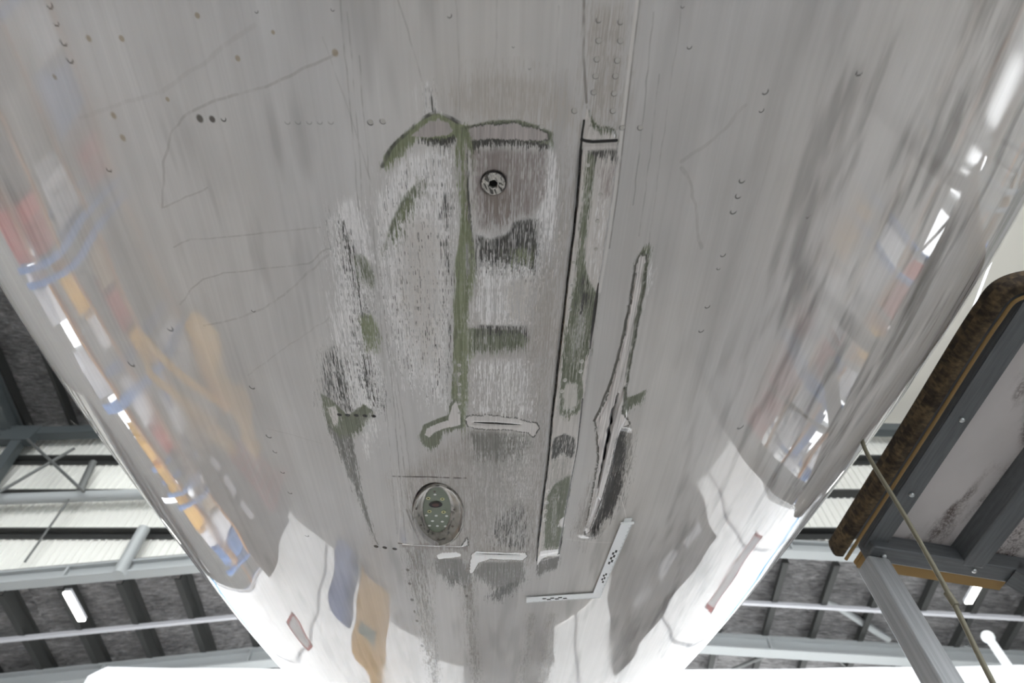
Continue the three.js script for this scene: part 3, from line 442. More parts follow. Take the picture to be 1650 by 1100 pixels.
area([[993, 702], [1013, 684], [1012, 740], [1004, 790], [985, 832], [962, 862], [950, 864], [968, 825], [980, 780], [987, 740]], [34, 32, 31], { cover: 0.95, edge: 0.008, rag: 0.03, soft: 0.4, jit: 10 });  // dark rub mark with the shade of the dent painted in
area([[1008, 690], [1022, 690], [1020, 750], [1006, 810], [998, 810], [1008, 750]], [100, 97, 94], { cover: 0.6, edge: 0.01, rag: 0.05, soft: 0.3 });
area([[925, 850], [945, 800], [955, 760], [950, 840], [940, 880]], [112, 107, 103], { cover: 0.55, edge: 0.012, rag: 0.04, soft: 0.4 });
line([[992, 632], [987, 655], [978, 700], [971, 735], [963, 780]], 0.0045, [12, 11, 11], { a: 1, taper: true, wob: 0.004 });
line([[912, 868], [950, 873], [1000, 874]], 0.002, [180, 177, 174], { a: 0.25 });
line([[1000, 800], [1006, 820], [1012, 850]], 0.0016, [186, 183, 180], { a: 0.35 });
// ---------------------------------------------------------------- bake the skin textures
const BU = [-0.5, 0.42], BV = [0.14, 1.78];
function bake(w, h, u0, u1, v0, v1) {
  const col = new Float32Array(w * h * 3), rg = new Float32Array(w * h), o = [0, 0, 0], r = [0];
  const du = (u1 - u0) / w, dv = (v1 - v0) / h;
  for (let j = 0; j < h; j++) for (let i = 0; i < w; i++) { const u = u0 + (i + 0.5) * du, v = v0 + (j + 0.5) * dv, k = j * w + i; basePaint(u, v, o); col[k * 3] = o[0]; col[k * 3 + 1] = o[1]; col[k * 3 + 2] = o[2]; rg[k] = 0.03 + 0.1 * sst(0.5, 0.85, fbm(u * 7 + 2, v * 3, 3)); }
  for (const m of marks) {
    const i0 = Math.max(0, Math.floor((m.box[0] - u0) / du)), i1 = Math.min(w - 1, Math.ceil((m.box[1] - u0) / du)), j0 = Math.max(0, Math.floor((m.box[2] - v0) / dv)), j1 = Math.min(h - 1, Math.ceil((m.box[3] - v0) / dv));
    for (let j = j0; j <= j1; j++) for (let i = i0; i <= i1; i++) { const k = j * w + i, u = u0 + (i + 0.5) * du, v = v0 + (j + 0.5) * dv; o[0] = col[k * 3]; o[1] = col[k * 3 + 1]; o[2] = col[k * 3 + 2]; r[0] = rg[k]; m.fn(u, v, o, r); col[k * 3] = o[0]; col[k * 3 + 1] = o[1]; col[k * 3 + 2] = o[2]; rg[k] = r[0]; }
  }
  const c8 = new Uint8Array(w * h * 4), r8 = new Uint8Array(w * h * 4);
  for (let k = 0; k < w * h; k++) { for (let q = 0; q < 3; q++) c8[k * 4 + q] = LUT[Math.min(8191, Math.round(clamp(toneK * toLin(clamp(col[k * 3 + q], 0, 255))) * 8191))]; c8[k * 4 + 3] = 255; r8[k * 4] = r8[k * 4 + 1] = r8[k * 4 + 2] = 255 * rg[k]; r8[k * 4 + 3] = 255; }
  return { map: finishTex(c8, w, h, true), roughnessMap: finishTex(r8, w, h, false) };
}
const skinCommon = { roughness: 1, metalness: 0 };
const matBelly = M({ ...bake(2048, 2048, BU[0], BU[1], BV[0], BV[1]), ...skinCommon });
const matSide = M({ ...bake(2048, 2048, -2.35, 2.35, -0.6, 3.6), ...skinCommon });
const uvBelly = (s, f) => [(f * R0 - BU[0]) / (BU[1] - BU[0]), (s - BV[0]) / (BV[1] - BV[0])];
const uvSide = (s, f) => [(f * R0 + 2.35) / 4.7, (s + 0.6) / 4.2];
// relief of the belly skin in metres, positive outwards
const reliefs = marks.filter((m) => m.plate && m.up > 0);
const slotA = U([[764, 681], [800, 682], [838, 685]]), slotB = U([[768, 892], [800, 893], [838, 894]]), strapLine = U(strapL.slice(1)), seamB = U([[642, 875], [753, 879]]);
const SC = unroll(706, 829), SX = unroll(747, 829)[0] - SC[0], SY = unroll(706, 877)[1] - SC[1];
const PC = unroll(795, 294), PR = unroll(814, 294)[0] - PC[0];
const crackL = U([[992, 632], [987, 655], [978, 700], [971, 735], [963, 780]]), gouge = U([[1035, 430], [1018, 520], [1000, 600], [985, 660], [975, 720], [955, 820], [947, 855]]), dent = U([[1000, 705], [995, 760], [975, 815], [958, 852]]);
function relief(u, v) {
  let h = 0;
  for (const m of reliefs) if (u > m.box[0] && u < m.box[1] && v > m.box[2] && v < m.box[3]) h += m.up * sst(-0.002, 0.003, sdf(m.P, u, v));
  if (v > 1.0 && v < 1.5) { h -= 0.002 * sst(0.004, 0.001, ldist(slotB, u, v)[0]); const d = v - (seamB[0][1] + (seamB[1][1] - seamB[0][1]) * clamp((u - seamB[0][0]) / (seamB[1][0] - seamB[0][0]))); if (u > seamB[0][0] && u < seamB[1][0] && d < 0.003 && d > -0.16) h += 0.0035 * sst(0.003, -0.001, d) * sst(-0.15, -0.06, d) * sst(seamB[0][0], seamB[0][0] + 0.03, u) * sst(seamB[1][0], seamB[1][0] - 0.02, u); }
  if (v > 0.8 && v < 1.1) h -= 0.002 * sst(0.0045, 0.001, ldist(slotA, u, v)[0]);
  if (u > 0) { h -= 0.003 * sst(0.004, 0.0015, ldist(strapLine, u, v)[0]); const [g, t] = ldist(gouge, u, v); if (g < 0.05) h += (0.002 + 0.004 * sst(0.2, 0.6, t)) * sst(0.03, 0.0, g) - 0.016 * sst(0.004, 0.0005, ldist(crackL, u, v)[0]); const dd = ldist(dent, u, v)[0]; if (dd < 0.04) h -= 0.012 * sst(0.03, 0.004, dd); }
  const ds = Math.hypot((u - SC[0]) / SX, (v - SC[1]) / SY); if (ds < 1.05) h -= 0.014 * sst(0.98, 0.9, ds);
  const dp = Math.hypot(u - PC[0], v - PC[1]) / PR; if (dp < 1.3) h -= 0.006 * sst(1.12, 0.98, dp);
  return h;
}
function skinGrid(s0, s1, ns, f0, f1, nf, uvf, rel) {
  const pos = [], nor = [], uv = [], idx = [], p = V(0, 0, 0), n = V(0, 0, 0);
  for (let i = 0; i <= ns; i++) for (let j = 0; j <= nf; j++) {
    const s = s0 + (s1 - s0) * i / ns, f = f0 + (f1 - f0) * j / nf; hullNormal(s, f, n); hull(s, f, p);
    if (rel && i && j && i < ns && j < nf) p.addScaledVector(n, rel(f * R0, s));
    pos.push(p.x, p.y, p.z); nor.push(n.x, n.y, n.z); uv.push(...uvf(s, f));
    if (i < ns && j < nf) { const a = i * (nf + 1) + j, b = a + nf + 1; idx.push(a, b, a + 1, a + 1, b, b + 1); }
  }
  const g = new THREE.BufferGeometry(); g.setAttribute('position', new THREE.Float32BufferAttribute(pos, 3)); g.setAttribute('uv', new THREE.Float32BufferAttribute(uv, 2)); g.setIndex(idx);
  if (rel) { g.computeVertexNormals(); const N = g.attributes.normal; for (let i = 0; i <= ns; i++) for (let j = 0; j <= nf; j++) if (i < 2 || j < 2 || i > ns - 2 || j > nf - 2) { const k = i * (nf + 1) + j; N.setXYZ(k, nor[k * 3], nor[k * 3 + 1], nor[k * 3 + 2]); } }
  else g.setAttribute('normal', new THREE.Float32BufferAttribute(nor, 3));
  return g;
}
const plane = thing('aircraft_tail', 'grey scraped aft fuselage of an airliner hanging overhead', 'aircraft', [0, 0, 0]);
const fL = BU[0] / R0, fR = BU[1] / R0;
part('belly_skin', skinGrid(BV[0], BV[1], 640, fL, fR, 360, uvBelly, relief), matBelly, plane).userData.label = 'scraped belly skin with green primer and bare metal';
const ahead = part('forward_belly_skin', skinGrid(-4, BV[0], 60, fL, fR, 30, uvSide), matSide, plane);
part('aft_belly_skin', skinGrid(BV[1], 5.5, 80, fL, fR, 30, uvSide), matSide, plane);
part('side_skin', skinGrid(-4, 5.5, 260, -1.5, fL, 90, uvSide), matSide, plane);
part('side_skin', skinGrid(-4, 5.5, 260, fR, 1.5, 90, uvSide), matSide, plane);
part('crown_skin', skinGrid(-4, 5.5, 80, 1.5, 2 * Math.PI - 1.5, 60, uvSide), M({ color: 0xd0d0cf, roughness: 0.2 }), plane);
for (const s of [-4, 5.5]) { const pts = [], idx = [], n = 48; const c = hull(s, 0).add(hull(s, Math.PI)).multiplyScalar(0.5); pts.push(c.x, c.y, c.z); for (let k = 0; k <= n; k++) pts.push(...hull(s, k / n * Math.PI * 2).toArray()); for (let k = 1; k <= n; k++) idx.push(0, k, k + 1); const g = new THREE.BufferGeometry(); g.setAttribute('position', new THREE.Float32BufferAttribute(pts, 3)); g.setIndex(idx); g.computeVertexNormals(); part('end_frame', g, matBeam, plane); }
// raised strap along the keel: ribbon between two edges, with side walls
function ribbon(L, R, off, n = 90, m = 8, uvf = uvBelly) {
  const at = (P, t) => { const k = clamp(t, 0, 0.99999) * (P.length - 1), i = Math.floor(k), a = k - i; return [P[i][0] + (P[i + 1][0] - P[i][0]) * a, P[i][1] + (P[i + 1][1] - P[i][1]) * a]; };
  const sl = L.map(([x, y]) => onSkin(x, y)), sr = R.map(([x, y]) => onSkin(x, y)), pos = [], uv = [], idx = [];
  const cols = m + 3;
  for (let i = 0; i <= n; i++) { const a = at(sl, i / n), b = at(sr, i / n); for (let j = -1; j <= m + 1; j++) { const q = clamp(j / m), s = a[0] + (b[0] - a[0]) * q, f = a[1] + (b[1] - a[1]) * q, end = i === 0 || i === n; pos.push(...skinPoint(s, f, j < 0 || j > m || end ? -0.004 : typeof off === 'function' ? off(i / n, q) : off).toArray()); uv.push(...uvf(s, f)); } }
  for (let i = 0; i < n; i++) for (let j = 0; j < cols - 1; j++) { const a = i * cols + j, b = a + cols; idx.push(a, b, a + 1, a + 1, b, b + 1); }
  let g = new THREE.BufferGeometry(); g.setAttribute('position', new THREE.Float32BufferAttribute(pos, 3)); g.setAttribute('uv', new THREE.Float32BufferAttribute(uv, 2)); g.setIndex(idx); g.computeVertexNormals(); return g;
}
const strap = part('keel_strap', ribbon([[941, 233], ...strapL.slice(3, -1), [868, 897]], [[992, 233], ...strapR.slice(3, -1), [900, 893]], (t, q) => 0.0025 + 0.001 * Math.sin(t * 14)), matBelly, plane);
part('keel_strap', ribbon([[950, 200], [945, 212], [942, 223]], [[988, 209], [990, 214], [991, 223]], 0.0025, 20, 8), matBelly, plane);
part('torn_skin', ribbon([[1026, 430], [1006, 545], [978, 645], [961, 680], [965, 705], [956, 790], [945, 852]], [[1034, 432], [1014, 550], [990, 640], [984, 662], [976, 700], [963, 770], [946, 856]], (t, q) => 0.004 + 0.004 * Math.sin(Math.PI * t) * (0.4 + 0.6 * q), 80, 6), matBelly, plane);
part('torn_skin', ribbon([[1006, 620], [994, 655], [984, 690], [972, 745], [960, 800]], [[1010, 630], [1009, 672], [998, 692], [984, 745], [966, 808]], (t, q) => 0.007 - 0.003 * q, 60, 6), matBelly, plane);
// rivets
{
  const rg = new THREE.SphereGeometry(1, 10, 5, 0, Math.PI * 2, 0, Math.PI / 2), rm = M({ color: 0xb9b6b1, roughness: 0.35, metalness: 0.1 });
  const put = (x, y, r, hgt = 0.25) => { const [s, f] = onSkin(x, y), m = part('rivet', rg, rm, plane), n = hullNormal(s, f); m.position.copy(skinPoint(s, f, 0.0004)); m.quaternion.setFromUnitVectors(V(0, 1, 0), n); m.scale.set(r, r * hgt, r); };
  for (const [x, y] of [[965, 65], [1000, 65], [962, 95], [995, 97], [960, 122], [992, 122], [957, 148], [990, 150], [988, 178], [1003, 205], [1032, 205], [597, 196], [617, 195], [873, 204], [926, 178]]) put(x, y, 0.0034, 0.09);
  const strapOff = [[924, 421], [921, 458], [920, 478], [918, 497], [937, 580], [935, 596], [910, 610], [905, 628], [885, 790], [882, 808], [880, 822], [879, 836], [947, 265], [967, 312], [962, 355], [960, 400]];
  for (const [x, y] of strapOff) { put(x, y, 0.003, 0.3); plane.children.at(-1).position.addScaledVector(V(0, -1, 0), 0.0028); }
  for (const y of [588, 602, 619, 635, 650, 665]) put(740, y, 0.003, 0.4);
}
// drain plug
{
  const [s, f] = onSkin(795, 294), n = hullNormal(s, f), g = new THREE.Group(); g.name = 'drain_plug'; plane.add(g); g.userData.label = 'round metal plug with a hexagonal socket';
  g.position.copy(skinPoint(s, f, -0.002)); g.quaternion.setFromRotationMatrix(new THREE.Matrix4().lookAt(V(0, 0, 0), n.clone().negate(), V(0, 0, -1)));
  const R = PR * 0.93, sh = new THREE.Shape().absarc(0, 0, R, 0, Math.PI * 2), hx = new THREE.Path(); for (let k = 0; k <= 6; k++) { const a = k * Math.PI / 3 + 0.3; (k ? hx.lineTo : hx.moveTo).call(hx, R * 0.56 * Math.cos(a), R * 0.56 * Math.sin(a)); } sh.holes.push(hx);
  const scr = dataTex(256, 256, (i, j, o) => { const d = i * 0.8 + j * 0.25, t = vn(d / 5, j / 60), t2 = vn(d / 16 + 8, j / 90), v = t2 > 0.55 ? 60 + 50 * t : 150 + 70 * t; o[0] = v; o[1] = v * 0.98; o[2] = v * 0.95; });
  scr.repeat.set(34, 34);
  part('disc', new THREE.ExtrudeGeometry(sh, { depth: 0.006, bevelEnabled: true, bevelSize: 0.0015, bevelThickness: 0.0015, bevelSegments: 3, curveSegments: 40 }), M({ map: scr, roughness: 0.35, metalness: 0.6 }), g);
  part('socket_floor', new THREE.CircleGeometry(R * 0.62, 24).translate(0, 0, 0.0008), M({ color: 0x0e0d0d, roughness: 0.9 }), g);
  part('dark_recess_ring', new THREE.TorusGeometry(R * 1.07, 0.0016, 8, 48).translate(0, 0, 0.003), M({ color: 0x2c2826, roughness: 0.8 }), g);  // dark ring standing in for the shaded recess around the plug
}
// runway contact sensor
{
  const g = new THREE.Group(); g.name = 'runway_sensor'; plane.add(g); g.userData.label = 'oval sensor recess with a green drilled plate';
  const N = 72, ell = (c, rx, ry, a) => [c[0] + rx * Math.cos(a), c[1] + ry * Math.sin(a)];
  const prof = [[-0.06, -0.003], [0, 0.0015], [0.05, 0.0035], [0.13, 0.0035], [0.19, 0.0006], [0.3, -0.0025], [0.6, -0.004], [0.93, -0.0055], [1.0, -0.0105]];
  const pos = [], uv = [], idx = [];
  prof.forEach(([t, off], k) => { for (let i = 0; i <= N; i++) { const a = i / N * Math.PI * 2, o = ell([706, 829], 42, 49, a), q = ell([703, 826], 22, 37, a), e = onSkin(o[0] + (q[0] - o[0]) * t, o[1] + (q[1] - o[1]) * t); pos.push(...skinPoint(e[0], e[1], off).toArray()); uv.push(i / N * 3, t); if (k < prof.length - 1 && i < N) { const b = k * (N + 1) + i, c = b + N + 1; idx.push(b, c, b + 1, b + 1, c, c + 1); } } });
  const gg = new THREE.BufferGeometry(); gg.setAttribute('position', new THREE.Float32BufferAttribute(pos, 3)); gg.setAttribute('uv', new THREE.Float32BufferAttribute(uv, 2)); gg.setIndex(idx); gg.computeVertexNormals();
  const rt = dataTex(512, 128, (i, j, o) => { const a = fbm(i / 30, j / 40, 3), b = fbm(i / 60 + 9, j / 26, 2), v = 132 + 40 * (a - 0.5) - 56 * sst(0.56, 0.8, b); o[0] = v; o[1] = v * 0.97; o[2] = v * 0.92; });
  part('ring', gg, M({ map: rt, roughness: 0.3, metalness: 0.35 }), g);
  const skinAt = (x, y, off) => { const e = onSkin(x, y); return [skinPoint(e[0], e[1], off), hullNormal(e[0], e[1])]; };
  const oval = (cx, cy, rx, ry, off, hole = 0, n = 28) => { const p = [], id = []; for (let i = 0; i <= n; i++) { const a = i / n * Math.PI * 2; for (const k of [hole, 1]) { const [w] = skinAt(cx + rx * k * Math.cos(a), cy + ry * k * Math.sin(a), off); p.push(w.x, w.y, w.z); } if (i < n) { const b = i * 2; id.push(b, b + 1, b + 2, b + 1, b + 3, b + 2); } } const q = new THREE.BufferGeometry(); q.setAttribute('position', new THREE.Float32BufferAttribute(p, 3)); q.setIndex(id); q.computeVertexNormals(); return q; };
  const gp = M({ color: 0x70796a, roughness: 0.5, side: THREE.DoubleSide }), yel = M({ color: 0xc8c690, roughness: 0.4, side: THREE.DoubleSide }), wht = M({ color: 0xe2e4e0, roughness: 0.4, side: THREE.DoubleSide }), blk = M({ color: 0x171110, roughness: 0.7, side: THREE.DoubleSide }), red = M({ color: 0x4a2620, roughness: 0.6, side: THREE.DoubleSide }), brn = M({ color: 0x544a42, roughness: 0.6, side: THREE.DoubleSide });
  part('plate', oval(703, 826, 23, 38, -0.009, 0, 60), gp, g);
  part('window', oval(701, 818, 11, 5.2, -0.0083), blk, g); part('window_lens', oval(701, 818.5, 6, 2.6, -0.0078), red, g);
  for (const [x, y] of [[689, 808], [712, 809], [691, 829], [714, 830]]) { part('eyelet', oval(x, y, 3.6, 2.3, -0.008, 0.45), yel, g); part('eyelet_hole', oval(x, y, 1.7, 1.1, -0.0082), blk, g); }
  for (const [x, y] of [[700, 802], [686, 835.5], [702, 836], [719, 836.5], [696, 844.5], [712, 845.5], [704, 852.5], [717, 853], [691, 852]]) part('pad', oval(x, y, 2.5, 1.5, -0.0083, 0, 16), wht, g);
  for (const [x, y] of [[700, 793], [670, 821], [732, 822], [678, 847], [729, 849], [706, 870]]) part('screw', oval(x, y, 2.1, 1.8, -0.0018, 0, 16), brn, g);
}
// ---------------------------------------------------------------- L-shaped photo scale taped to the belly
{
  const g = thing('photo_scale', 'white L-shaped measuring scale with black checks taped on the belly', 'ruler');
  const wm = M({ color: 0xf2f4f6, roughness: 0.4 }), km = M({ color: 0x121212, roughness: 0.6 });
  const bil = (Q, a, b) => { const l = [Q[0][0] + (Q[1][0] - Q[0][0]) * a, Q[0][1] + (Q[1][1] - Q[0][1]) * a], r = [Q[3][0] + (Q[2][0] - Q[3][0]) * a, Q[3][1] + (Q[2][1] - Q[3][1]) * a]; return onSkin(l[0] + (r[0] - l[0]) * b, l[1] + (r[1] - l[1]) * b); };
  const slab = (Q, a0, a1, b0, b1, lo, hi, n) => { const p = [], id = []; for (let i = 0; i <= n; i++) { const a = a0 + (a1 - a0) * i / n; for (const [b, o] of [[b0, lo], [b0, hi], [b1, hi], [b1, lo]]) { const e = bil(Q, a, b); p.push(...skinPoint(e[0], e[1], o).toArray()); } if (i < n) for (let k = 0; k < 4; k++) { const c = i * 4 + k, d = i * 4 + (k + 1) % 4; id.push(c, c + 4, d, d, c + 4, d + 4); } } id.push(0, 1, 2, 0, 2, 3, n * 4, n * 4 + 2, n * 4 + 1, n * 4, n * 4 + 3, n * 4 + 2); let q = new THREE.BufferGeometry(); q.setAttribute('position', new THREE.Float32BufferAttribute(p, 3)); q.setIndex(id); q = q.toNonIndexed(); q.computeVertexNormals(); return q; };
  const A = [[848, 960], [955, 953], [966, 960.5], [848, 968]], B = [[955, 953], [1000, 840], [1019, 839], [966, 960.5]];
  part('short_arm', slab(A, 0, 1, 0, 1, 0.003, 0.0045, 14), wm, g); part('long_arm', slab(B, 0, 1, 0, 1, 0.003, 0.0045, 14), wm, g);
  part('end_tab', [slab(B, 0.99, 1.01, -0.05, 1.05, 0.003, 0.007, 2), slab(B, 1.01, 1.05, 0.2, 0.8, 0.001, 0.004, 2)], M({ color: 0xf4f6f6, roughness: 0.3 }), g);
  const chk = (Q, a, da, b0, b1) => part('check_mark', slab(Q, a, a + da, b0, b1, 0.0044, 0.0047, 1), km, g);
  for (let k = 0; k < 6; k++) chk(A, 0.23 + k * 0.057, 0.055, k % 2 ? 0.5 : 0.28, k % 2 ? 0.72 : 0.5);
  for (let k = 0; k < 6; k++) chk(B, 0.43 + k * 0.033, 0.033, k % 2 ? 0.48 : 0.28, k % 2 ? 0.68 : 0.48);
  for (let k = 0; k < 5; k++) chk(B, 0.18 + k * 0.026, 0.026, k % 2 ? 0.28 : 0.46, k % 2 ? 0.46 : 0.64);
  const ticks = []; for (let k = 1; k < 60; k++) ticks.push(slab(A, 0.02 + k * 0.0158, 0.024 + k * 0.0158, k % 5 ? 0.88 : 0.78, 0.98, 0.0044, 0.0047, 1)); for (let k = 1; k < 90; k++) ticks.push(slab(B, 0.06 + k * 0.0102, 0.0625 + k * 0.0102, k % 5 ? 0.9 : 0.8, 0.98, 0.0044, 0.0047, 1));
  part('graduations', ticks, M({ color: 0x55585a, roughness: 0.6 }), g).userData.kind = 'stuff';
}
// ---------------------------------------------------------------- work platform beside the fuselage, seen from below
{
  const A = onHeight(1340, 870, 3.11), B = onHeight(1612, 430, 3.11), e1 = B.clone().sub(A); const LEN = e1.length(); e1.normalize(); const e2 = V(-e1.z, 0, e1.x); if (e2.x < 0) e2.negate();
  const g = thing('work_platform', 'steel work platform with padded brown edge and stained deck panels beside fuselage', 'platform', [A.x, 0, A.z]);
  const m4 = new THREE.Matrix4().makeBasis(e2, V(0, 1, 0), e2.clone().cross(V(0, 1, 0))); g.quaternion.setFromRotationMatrix(m4); // local x away from the fuselage, z along the edge
  const zs = Math.sign(V(0, 0, 1).applyQuaternion(g.quaternion).dot(e1)); // +1 if local z runs towards B
  const Y = 3.11, WID = 1.5, Z = (t) => zs * t;
  const steelT = dataTex(512, 512, (i, j, o) => { const a = fbm(i / 40, j / 40, 4), b = fbm(i / 9, j / 60, 3), v = 172 + 40 * (a - 0.5) + 12 * (b - 0.5); o[0] = v * 0.985; o[1] = v; o[2] = v * 1.01; });
  const steel = M({ map: steelT, roughness: 0.5, metalness: 0.35, color: 0x9a9c9e }), litGalv = M({ map: steelT, roughness: 0.42, metalness: 0.3, color: 0xffffff });  // one steel, two tones: darkened where parts face down, lightened for lit leg
  const stain = dataTex(1024, 1024, (i, j, o) => { const u = i / 1024, v = j / 1024; const base = 202 + 16 * (fbm(u * 9, v * 6, 4) - 0.5); const a = fbm(u * 12 + 3, v * 4.5 + 1, 5), b = vn(i / 3, j / 4), c = fbm(u * 3 + 20, v * 2 + 7, 3), k = sst(0.45, 0.6, a * 0.62 + c * 0.43) * sst(0.15, 0.75, b * 0.5 + a * 0.5); const t = fbm(u * 60, v * 30, 3); const sp = sst(0.74, 0.8, vn(i / 6, j / 5)) * sst(0.45, 0.6, c); o[0] = base - 118 * k - 70 * sp * t; o[1] = base * 0.97 - 122 * k - 72 * sp * t; o[2] = base * 0.965 - 124 * k - 72 * sp * t; });
  const deckM = M({ map: stain, roughness: 0.8 });
  const padT = dataTex(512, 512, (i, j, o) => { const a = fbm(i / 7, j / 46, 5), b = fbm(i / 40 + 3, j / 90, 3), c = vn(i / 2.5, j / 2.5), k = sst(0.2, 0.85, a * 0.55 + b * 0.45); o[0] = 40 + 70 * k + 10 * (c - 0.5); o[1] = 32 + 60 * k + 8 * (c - 0.5); o[2] = 24 + 42 * k + 6 * (c - 0.5); });
  padT.repeat.set(0.7, 1);
  const padM = M({ map: padT, roughness: 0.95, bumpMap: padT, bumpScale: 0.004 }), ropeM = M({ color: 0x8a7048, roughness: 0.9 }), plyM = M({ color: 0x9a7c4e, roughness: 0.85 }), boltM = M({ color: 0xb8bcbd, roughness: 0.3, metalness: 0.8 });
  // padded edge: a rolled profile swept along the inner edge and round the far corner
  const path = [V(0.02, Y - 0.01, Z(-0.03)), V(0.02, Y - 0.01, Z(0.1)), V(0.02, Y - 0.01, Z(LEN * 0.5)), V(0.02, Y - 0.01, Z(LEN - 0.12)), V(0.03, Y - 0.01, Z(LEN - 0.05)), V(0.09, Y - 0.01, Z(LEN - 0.01)), V(0.2, Y - 0.01, Z(LEN)), V(0.9, Y - 0.01, Z(LEN)), V(WID, Y - 0.01, Z(LEN))];
  const curve = new THREE.CatmullRomCurve3(path, false, 'centripetal'), sweep = (prof, off, mat, name) => {
    const n = 120, pos = [], uv = [], idx = [], P = prof.length; let run = 0, last = null;
    for (let i = 0; i <= n; i++) { const c = curve.getPoint(i / n), t = curve.getTangent(i / n), out = V(-t.z * zs, 0, t.x * zs).normalize(); if (out.dot(V(-1, 0, Z(0.6))) < 0) out.negate(); if (last) run += c.distanceTo(last); last = c;
      prof.forEach(([a, b], k) => { const rr = off ? 1 : (i === 0 || i === n ? 0.75 : 1); pos.push(c.x + out.x * a * rr, c.y + b * rr, c.z + out.z * a * rr); uv.push(run * 3, k / (P - 1)); if (k < P - 1 && i < n) { const q = i * P + k; idx.push(q, q + 1, q + P, q + 1, q + P + 1, q + P); } }); }
    for (const i of [0, n]) for (let k = 1; k < P - 2; k++) idx.push(i * P, i * P + k, i * P + k + 1);
    const q = new THREE.BufferGeometry(); q.setAttribute('position', new THREE.Float32BufferAttribute(pos, 3)); q.setAttribute('uv', new THREE.Float32BufferAttribute(uv, 2)); q.setIndex(idx); q.computeVertexNormals(); mat.side = THREE.DoubleSide; return part(name, q, mat, g); };
  const pr = []; for (let k = 0; k <= 20; k++) { const a = k / 20 * Math.PI * 2, c = Math.cos(a), s = Math.sin(a); pr.push([0.017 * Math.sign(c) * Math.abs(c) ** 0.6, 0.032 * Math.sign(s) * Math.abs(s) ** 0.6]); }
  sweep(pr, 0, padM, 'edge_padding');
  const rp = []; for (let k = 0; k <= 8; k++) { const a = k / 8 * Math.PI * 2; rp.push([-0.023 + 0.005 * Math.cos(a), -0.031 + 0.005 * Math.sin(a)]); }
  sweep(rp, 1, ropeM, 'edge_cord');
  // frame
  part('frame_angle', [box(0.065, 0.008, LEN - 0.05, 0.105, Y - 0.035, Z(LEN / 2)), box(0.008, 0.07, LEN - 0.05, 0.075, Y, Z(LEN / 2))], steel, g);
  part('cross_tube', box(0.075, 0.075, LEN - 0.08, 0.41, Y - 0.03, Z(LEN / 2), 0.008), steel, g);
  part('cross_tube', box(0.075, 0.075, LEN - 0.08, 0.95, Y - 0.03, Z(LEN / 2), 0.008), steel, g);
  part('end_channel', box(WID - 0.08, 0.06, 0.06, WID / 2 + 0.04, Y - 0.035, Z(0.03), 0.006), steel, g);
  part('end_channel', box(WID - 0.12, 0.06, 0.06, WID / 2 + 0.08, Y - 0.02, Z(LEN - 0.07), 0.006), steel, g);
  for (const [x0, x1] of [[0.08, 0.41], [0.41, 0.95], [0.95, WID]]) { const q = box(x1 - x0 - 0.003, 0.018, LEN - 0.04, (x0 + x1) / 2, Y + 0.012, Z(LEN / 2)); const p = q.attributes.position, uv = q.attributes.uv; for (let i = 0; i < p.count; i++) uv.setXY(i, p.getX(i) * 0.9 + 0.2, p.getZ(i) * 0.9 + 0.1); part('deck_panel', q, deckM, g); }
  part('plywood_edge', [box(0.48, 0.012, 0.05, 0.33, Y - 0.04, Z(-0.028)), box(0.48, 0.012, 0.05, 0.33, Y - 0.025, Z(-0.03))], plyM, g);
  // leg and brace
  const legX = 0.105; part('leg', box(0.07, Y - 0.07, 0.07, legX, (Y - 0.07) / 2, Z(-0.005), 0.008), litGalv, g); part('foot', box(0.16, 0.012, 0.16, legX, 0.006, Z(-0.005)), steel, g);
  part('leg', box(0.07, Y - 0.07, 0.07, WID - 0.1, (Y - 0.07) / 2, Z(0.03), 0.008), steel, g); part('leg', box(0.07, Y - 0.07, 0.07, WID - 0.1, (Y - 0.07) / 2, Z(LEN - 0.07), 0.008), steel, g);
  part('brace', bar(V(0.56, Y - 0.05, Z(0.03)), V(0.95, Y - 0.42, Z(0.03)), 0.06, 0.06), steel, g);
  for (const [x, z] of [[0.11, LEN * 0.56], [0.11, LEN * 0.27], [0.125, 0.03], [0.42, 0.03]]) part('bolt', new THREE.SphereGeometry(0.008, 12, 8).translate(x, Y - (z < 0.1 ? 0.067 : 0.041), Z(z)), boltM, g);
  // rod hanging between fuselage and platform
  const T = onHeight(1396, 728, 3.11 - 0.06).sub(camera.position).multiplyScalar(0.93).add(camera.position), dn = sight(1600, 1100), Q = dn.multiplyScalar((-T.z + 0.03) / -dn.z).add(camera.position), d = Q.clone().sub(T);
  const low = T.clone().addScaledVector(d, (T.y - 0.0) / (T.y - Q.y)); const kink = T.clone().lerp(Q, 0.72).add(V(0.006, 0, 0.004));
  const cg = thing('hanging_cable', 'thin khaki cable hanging down past the platform edge', 'cable', [low.x, 0, low.z]);
  const up = T.clone().addScaledVector(d, -0.12).add(V(0.01, 0, 0)); const cc = new THREE.CatmullRomCurve3([up, T, T.clone().lerp(Q, 0.38).add(V(0.008, 0, 0)), kink, Q, low].map((p) => p.clone().sub(cg.position)));
  part('strand', new THREE.TubeGeometry(cc, 120, 0.0052, 8), M({ color: 0x6e6a58, roughness: 0.6 }), cg);
  part('ferrule', new THREE.CylinderGeometry(0.0075, 0.0075, 0.03, 10).translate(...kink.clone().sub(cg.position).toArray()), M({ color: 0x6e6a58, roughness: 0.5 }), cg);
}
